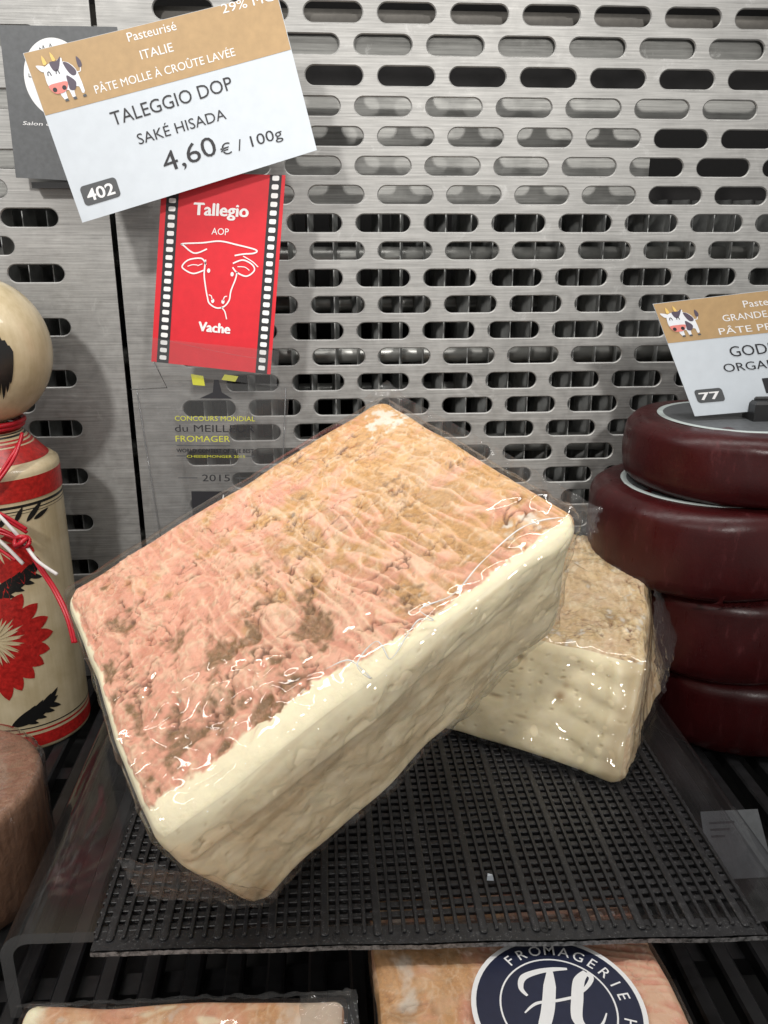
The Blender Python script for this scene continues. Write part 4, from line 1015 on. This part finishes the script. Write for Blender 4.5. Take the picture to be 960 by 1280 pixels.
# ================================================================== brown wrapped cheese, lower left
brc = thing('round_cheese', (-20.3, 38.5, -5), 'brown rinded round cheese in crinkled film at the left edge beside the stand', 'cheese')
def brown_mat():
    m, nt, b = nodes('brown_rind'); v = coords(nt); n1 = noise(nt, v, 0.5, 5, 0.6, 0.4); n2 = noise(nt, v, 3, 5, 0.7)
    c = ramp(nt, n1, [(0.3, (0.22, 0.11, 0.065)), (0.7, (0.36, 0.20, 0.13))]); c = mix(nt, ramp(nt, n2, [(0.6, 0), (0.75, 0.35)]), c, (0.48, 0.30, 0.22))
    L(nt, c, b.inputs['Base Color']); b.inputs['Roughness'].default_value = 0.5; 
    n3 = noise(nt, coords(nt, (90, 90, 8)), 5, 3, 0.6); c2 = mix(nt, ramp(nt, n3, [(0.42, 0), (0.62, 0.45)]), c, (0.12, 0.055, 0.03)); L(nt, c2, b.inputs['Base Color'])
    n4 = noise(nt, v, 1.2, 5, 0.65, 1.5); bump(nt, mix(nt, 0.5, n2, n4), 0.9, 0.18, b); MATS['brown_rind'] = m
brown_mat()
BCX, BCY, BR_ = -20.55, 37.7, 5.35
m = MB(); m.lathe([(0.001, 0), (BR_ - 0.4, 0), (BR_ - 0.05, 0.3), (BR_, 1.0), (BR_, 5.9), (BR_ - 0.08, 6.25), (BR_ - 0.35, 6.45), (BR_ - 0.6, 6.42), (0.001, 6.4)], (BCX, BCY, -5), 96)
v = np.array(m.v); ang = np.arctan2(v[:, 1] - BCY, v[:, 0] - BCX); v[:, 2] += 0.12 * fbm(v[:, 0] / 2, v[:, 1] / 2, 3, 71) * (v[:, 2] > -2)
mesh_obj('rind', v, m.f, 'brown_rind', brc, smooth=True)
m = MB(); n_ = 240
zz = np.linspace(0, 6.55, 14)
m.lathe([(BR_ + 0.1, z) for z in zz] + [(BR_ - 0.25, 6.62), (0.001, 6.55)], (BCX, BCY, -5), n_)
v = np.array(m.v); ang = np.arctan2(v[:, 1] - BCY, v[:, 0] - BCX); k = 1 + 0.014 * np.clip(fbm(ang * 9, v[:, 2] * 0.35, 3, 81) * 2, -1, 1)
v[:, 0] = BCX + (v[:, 0] - BCX) * k; v[:, 1] = BCY + (v[:, 1] - BCY) * k
mesh_obj('plastic_film', v, m.f, 'cling_film', brc, smooth=True)

# ================================================================== price tags and cards
def cow(card, parent, u0, v0, du, dv, lift=0.02):
    """clip-art cow facing left inside the rectangle (u0, v0)-(u0+du, v0+dv)"""
    q = lambda P: [(u0 + a * du, v0 + b * dv) for a, b in P]
    def part(name, mat, polys, lf, curve=5):
        m = MB()
        for P in polys: card.poly(m, q(P), lf, curve)
        m.build(name, mat, parent)
    part('cow_body', 'cow_white', [[(0.40, 0.74), (0.62, 0.82), (0.80, 0.70), (0.88, 0.50), (0.90, 0.12), (0.82, 0.10), (0.80, 0.24), (0.66, 0.24), (0.64, 0.06), (0.56, 0.06), (0.53, 0.22), (0.44, 0.20), (0.44, 0.04), (0.36, 0.03), (0.28, 0.30)]], lift, 2)
    part('cow_patch', 'cow_dark', [[(0.60, 0.80), (0.72, 0.76), (0.84, 0.60), (0.82, 0.50), (0.72, 0.50), (0.64, 0.62)], [(0.58, 0.52), (0.68, 0.46), (0.76, 0.34), (0.68, 0.20), (0.56, 0.22), (0.56, 0.36)]], lift + 0.006)
    part('cow_head', 'cow_white', [[(0.12, 0.78), (0.36, 0.86), (0.50, 0.80), (0.56, 0.58), (0.54, 0.36), (0.42, 0.22), (0.22, 0.22), (0.08, 0.40), (0.07, 0.60)], [(0.14, 0.80), (-0.06, 0.86), (0.02, 0.72), (0.14, 0.70)], [(0.46, 0.86), (0.60, 0.90), (0.56, 0.76), (0.47, 0.74)]], lift + 0.012)
    part('cow_patch', 'cow_dark', [[(0.28, 0.86), (0.46, 0.86), (0.58, 0.93), (0.50, 0.76), (0.42, 0.66), (0.32, 0.68)]], lift + 0.018)
    part('cow_muzzle', 'cow_pink', [[(0.09, 0.40), (0.32, 0.42), (0.55, 0.40), (0.50, 0.26), (0.40, 0.20), (0.22, 0.20), (0.12, 0.28)]], lift + 0.018)
    part('cow_horn', 'cow_horn', [[(0.12, 0.84), (0.15, 1.04), (0.22, 0.86)], [(0.36, 0.88), (0.37, 1.07), (0.45, 0.89)]], lift + 0.018, 2)
    m = MB()
    for cu_ in (0.19, 0.40):
        card.stroke(m, q([(cu_ - 0.04, 0.60), (cu_ - 0.02, 0.67), (cu_ + 0.02, 0.67), (cu_ + 0.04, 0.59)]), 0.05, lift + 0.024)
    for cu_ in (0.20, 0.44): card.circle(m, u0 + cu_ * du, v0 + 0.29 * dv, 0.055 * du * card.W, lift + 0.024, 14)
    m.build('cow_face_line', 'black_print', parent)
    m = MB(); card.stroke(m, q([(0.87, 0.54), (0.95, 0.55), (0.98, 0.64)]), 0.05, lift); m.build('cow_tail', 'cow_white', parent)
    part('cow_tail_tuft', 'cow_dark', [[(0.93, 0.64), (0.95, 0.86), (1.03, 0.76), (1.02, 0.64)]], lift + 0.004, 3)
    m = MB()
    for a in (0.36, 0.57, 0.82): card.poly(m, q([(a, 0.0), (a + 0.09, 0.0), (a + 0.08, 0.06), (a + 0.0, 0.05)]), lift + 0.01)
    m.build('cow_hoof', 'grey_print', parent)
def badge(card, parent, u0, v0, u1, v1, text, cap, lift=0.012):
    m = MB(); P = []
    rx = 0.22 / card.W; ry = 0.22 / card.H
    for cx_, cy_, a0 in ((u1 - rx, v1 - ry, 0), (u0 + rx, v1 - ry, 90), (u0 + rx, v0 + ry, 180), (u1 - rx, v0 + ry, 270)):
        for k in range(7): a = R_(a0 + 15 * k); P.append((cx_ + rx * math.cos(a), cy_ + ry * math.sin(a)))
    card.poly(m, P, lift); m.build('number_badge', 'grey_print', parent)
    w = u1 - u0
    card.text(text, u0 + w * 0.12, (v0 + v1) / 2 - cap / 2 / card.H, u1 - w * 0.12, cap, 'white_print', parent, lift + 0.01, bold=0.02)

T1 = Card((-14.14, 53.8, 28.55), (-0.2, 54.1, 32.62), (-2.25, 54.3, 40.85), (-16.45, 54.0, 37.5), bow=0.12)
tg = thing('price_tag', (-7.4, 54, 28.5), 'large tilted price tag reading TALEGGIO DOP with number 402', 'price tag')
T1.sheet('card', 'tag_white', tg, lift=-0.01, thick=0.05)
T1.sheet('header_band', 'tag_tan', tg, 0.002, 0.645, 0.998, 0.998, lift=0.004)
T1.text("Pasteurisé", .399, .925, .591, .50, 'white_print', tg, v1=.925)
T1.text("29% MG", .778, .95, .985, .52, 'white_print', tg)
T1.text("ITALIE", .427, .812, .556, .50, 'white_print', tg)
T1.text("PÂTE MOLLE À CROÛTE LAVÉE", .217, .69, .783, .46, 'white_print', tg, v1=.697)
T1.text("TALEGGIO DOP", .243, .49, .740, .78, 'black_print', tg, v1=.51)
T1.text("SAKÉ HISADA", .317, .345, .682, .62, 'black_print', tg, v1=.35)
T1.text("4,60", .386, .14, .610, 1.16, 'black_print', tg, v1=.16)
T1.text("€ / 100g", .622, .140, .880, .66, 'black_print', tg, v1=.140)
badge(T1, tg, .035, .085, .185, .205, "402", 0.66)
cow(T1, tg, .04, .69, .155, .265)
MB().box((-9.0, 54.15, 30.75), (-8.0, 54.92, 31.4), 0.1).build('clip', 'clip_black', tg)

RD = Card((-11.1, 55.0, 20.16), (-3.55, 55.0, 19.25), (-2.13, 55.0, 31.3), (-9.47, 55.0, 31.44))
rc = thing('red_card', (-6.5, 55, 20), 'bright red cheese card with film strip borders and a white cow outline', 'card')
RD.sheet('card', 'card_red', rc, lift=-0.01, thick=0.05)
for u0 in (0.045, 0.872):
    RD.sheet('film_strip', 'black_print', rc, u0, 0.0, u0 + 0.098, 1.0, lift=0.008)
    m = MB()
    for k in range(24):
        c_ = 0.03 + k * 0.0415
        P = []
        for dx, dy, a0 in ((1, 1, 0), (-1, 1, 90), (-1, -1, 180), (1, -1, 270)):
            for j in range(4): a = R_(a0 + 30 * j); P.append((u0 + 0.05 + dx * 0.016 + 0.012 * math.cos(a), c_ + dy * 0.006 + 0.006 * math.sin(a)))
        RD.poly(m, P, 0.016)
    m.build('film_perforation', 'white_print', rc)
for k in range(3): RD.text("Tallegio", .268 + .005 * k, .793 + .003 * (k % 2), .711 + .005 * k, .72, 'white_print', rc, lift=0.013 + 0.003 * k)
RD.text("AOP", .428, .70, .568, .40, 'white_print', rc)
for k in range(3): RD.text("Vache", .370 + .005 * k, .194 + .003 * (k % 2), .628 + .005 * k, .60, 'white_print', rc, lift=0.013 + 0.003 * k)
m = MB(); W_ = 0.085
S_ = lambda P, w=W_: RD.stroke(m, P, w, 0.016)
S_([(.40, .625), (.30, .60), (.21, .635), (.20, .645), (.36, .655), (.50, .668), (.64, .655), (.80, .635), (.79, .618), (.70, .61), (.63, .60)])
S_([(.40, .545), (.36, .575), (.26, .565), (.21, .535), (.22, .515), (.30, .495), (.385, .515)])
S_([(.33, .54), (.29, .54), (.25, .53)], .05); S_([(.37, .548), (.33, .536)], .05)
S_([(.62, .56), (.70, .58), (.78, .56), (.80, .53), (.74, .50), (.66, .515), (.62, .54)])
S_([(.66, .545), (.72, .545), (.76, .53)], .05); S_([(.70, .60), (.78, .575), (.83, .55)], .06)
S_([(.395, .57), (.39, .50), (.405, .44), (.43, .375), (.45, .345), (.51, .325), (.57, .335), (.61, .37), (.62, .42), (.65, .48), (.66, .52)])
S_([(.44, .39), (.46, .385), (.47, .365)], .06); S_([(.59, .39), (.57, .385), (.56, .365)], .06)
S_([(.55, .33), (.58, .31), (.60, .27)], .07)
for cu_, cv_ in ((.425, .515), (.62, .505), (.475, .36), (.56, .36)): RD.circle(m, cu_, cv_, 0.10, 0.016, 14, ry=0.13)
m.build('cow_outline', 'white_print', rc)
m = MB(); RD.stroke(m, [(-0.01, .135), (.2, .12), (.45, .10), (.7, .085), (1.0, .075)], 0.05, 0.05); m.build('tape_edge', 'sticky_tape', rc)
RD.sheet('tape', 'sticky_tape', rc, -0.02, -0.06, 1.06, 0.13, lift=0.035)

LF = Card((-11.96, 55.3, 7.01), (-3.43, 55.3, 6.78), (-2.35, 55.3, 18.56), (-12.14, 55.3, 18.78))
lf = thing('award_sign', (-7.5, 55.3, 7), 'clear plastic award sign with yellow and black lettering dated 2015', 'sign')
LF.sheet('clear_sheet', 'sign_film', lf, 0, -1.05, 1, 1, lift=0, nu=16, nv=16)
LF.text("CONCOURS MONDIAL", .226, .788, .775, .34, 'yellow_print', lf)
LF.text("du MEILLEUR", .221, .725, .774, .50, 'black_print', lf)
LF.text("FROMAGER", .221, .668, .602, .42, 'yellow_print', lf)
LF.text("WORLD CONTEST OF THE BEST", .222, .606, .771, .26, 'black_print', lf, bold=0.02, lift=0.05)
LF.text("CHEESEMONGER 2015", .293, .575, .709, .18, 'yellow_print', lf)
LF.text("2015", .395, .435, .599, .50, 'black_print', lf)
m = MB()
for a, b, v_ in ((.225, .602, .645), (.22, .285, .585), (.715, .775, .585), (.22, .36, .455), (.64, .78, .455)):
    LF.stroke(m, [(a, v_), ((a + b) / 2, v_), (b, v_)], 0.06, 0.02, 2)
m.build('rule_line', 'grey_print', lf)
m = MB(); LF.poly(m, [(.31, .10), (.82, .10), (.82, .375), (.31, .375)], 0.02); m.build('black_square', 'black_print', lf)
m = MB(); LF.stroke(m, [(.54, .31), (.55, .355)], .08, .03, 2); LF.stroke(m, [(.51, .305), (.55, .315), (.59, .305)], .07, .03, 3); m.build('emblem', 'white_print', lf)
m = MB(); LF.poly(m, [(.40, .915), (.62, .915), (.55, .95), (.53, 1.02), (.50, 1.02), (.49, .95)], 0.02); m.build('emblem', 'black_print', lf)
m = MB(); LF.poly(m, [(.36, .99), (.44, .985), (.43, 1.04), (.35, 1.05)], 0.02); LF.poly(m, [(.55, 1.02), (.64, 1.01), (.66, 1.04), (.57, 1.05)], .02); m.build('emblem', 'yellow_print', lf)
m = MB()
m.tube([(-12.5, 54.9, 18.4), (-10.2, 54.8, 18.5), (-10.9, 54.8, 20.2)], 0.05, 6); m.tube([(-12.2, 55.1, 18.4), (-11.4, 55.1, 6.5), (-11.1, 55.1, -0.34)], 0.05, 6)
m.tube([(-2.6, 55.1, 18.3), (-3.0, 55.1, 13), (-3.6, 55.1, 6.5), (-3.9, 55.1, -5)], 0.045, 6)
m.build('sheet_edge', 'acrylic_edge', lf, smooth=True)

DC = Card((-19.25, 58.6, 31.3), (-11.0, 58.6, 30.9), (-12.2, 58.9, 39.9), (-19.2, 58.9, 39.9))
dc = thing('dark_card', (-16, 58.6, 31), 'dark grey shop card with white round emblem half hidden behind price tag 402', 'card')
DC.sheet('card', 'tag_grey', dc, thick=0.06)
m = MB(); DC.circle(m, .43, .665, 2.25, 0.012, ry=2.25); m.build('emblem_disc', 'white_print', dc)
m = MB(); DC.circle(m, .43, .665, 1.4, 0.018, r_in=1.34); m.build('emblem_ring', 'grey_print', dc)
DC.arc_text("FROMAGERIE", .43, .665, 1.55, 175, -5, 0.42, 'grey_print', dc, 0.02)
m = MB(); DC.stroke(m, [(.33, .70), (.29, .64), (.32, .58), (.40, .60), (.44, .74)], 0.08, 0.02); m.build('emblem_letter', 'grey_print', dc)
DC.text("Salon de dégustation", .10, .36, .72, .22, 'white_print', dc, shear=0.2)
m = MB(); DC.poly(m, [(.46, .0), (.62, .26), (1, .26), (1, 0)], 0.012); m.build('pale_corner', 'white_print', dc)
MB().box((-18.4, 58.8, 30.7), (-11, 59.98, 31.05)).build('holder', 'clip_black', dc)

T2 = Card((23.3, 51.0, 16.95), (34.0, 51.6, 17.5), (30.6, 51.4, 25.0), (19.85, 51.0, 23.9), bow=0.1)
tg = thing('price_tag', (27, 51, 17), 'price tag numbered 77 standing on the topmost red waxed wheel', 'price tag')
T2.sheet('card', 'tag_white', tg, lift=-0.01, thick=0.05)
T2.sheet('header_band', 'tag_tan', tg, 0.002, 0.66, 0.998, 0.998, lift=0.004)
T2.text("Pasteurisé", .511, .885, .80, .46, 'white_print', tg)
T2.text("GRANDE BRETAGNE", .367, .79, .98, .44, 'white_print', tg)
T2.text("PÂTE PRESSÉE", .321, .685, .86, .44, 'white_print', tg)
T2.text("GODMINSTER", .345, .49, .98, .72, 'black_print', tg)
T2.text("ORGANIC", .276, .365, .70, .58, 'black_print', tg)
T2.text("1", .485, .15, .53, 1.1, 'black_print', tg)
badge(T2, tg, .05, .115, .222, .235, "77", 0.52)
cow(T2, tg, .03, .70, .20, .25)
m = MB(); m.box((26.9, 50.4, 15.9), (28.6, 51.9, 17.9), 0.18); m.box((27.2, 51.1, 16.9), (28.4, 52.2, 18.1), 0.1)
props(m.build('tag_clip', 'clip_black', loc=(27.7, 51.2, 16.9)), 'black plastic clip holding price tag 77 on the top wheel', 'clip')
# pale card seen through the clear stand at the right
T3 = Card((20.0, 35.2, -4.95), (23.6, 35.2, -4.95), (23.6, 37.8, -2.6), (20.3, 37.8, -2.6))
tg = thing('small_card', (22.6, 36.5, -5), 'small pale card standing on the rack seen through the clear stand on the right', 'card')
T3.sheet('card', 'tag_grey', tg, thick=0.04, nu=2, nv=2)  # dark grey instead of pale paper: its shade is put into the colour
m = MB()
for k in range(3): T3.stroke(m, [(.12, .82 - .1 * k), (.3, .82 - .1 * k), (.55 - .1 * k, .82 - .1 * k)], .12, .01, 2)
m.build('print_line', 'black_print', tg)
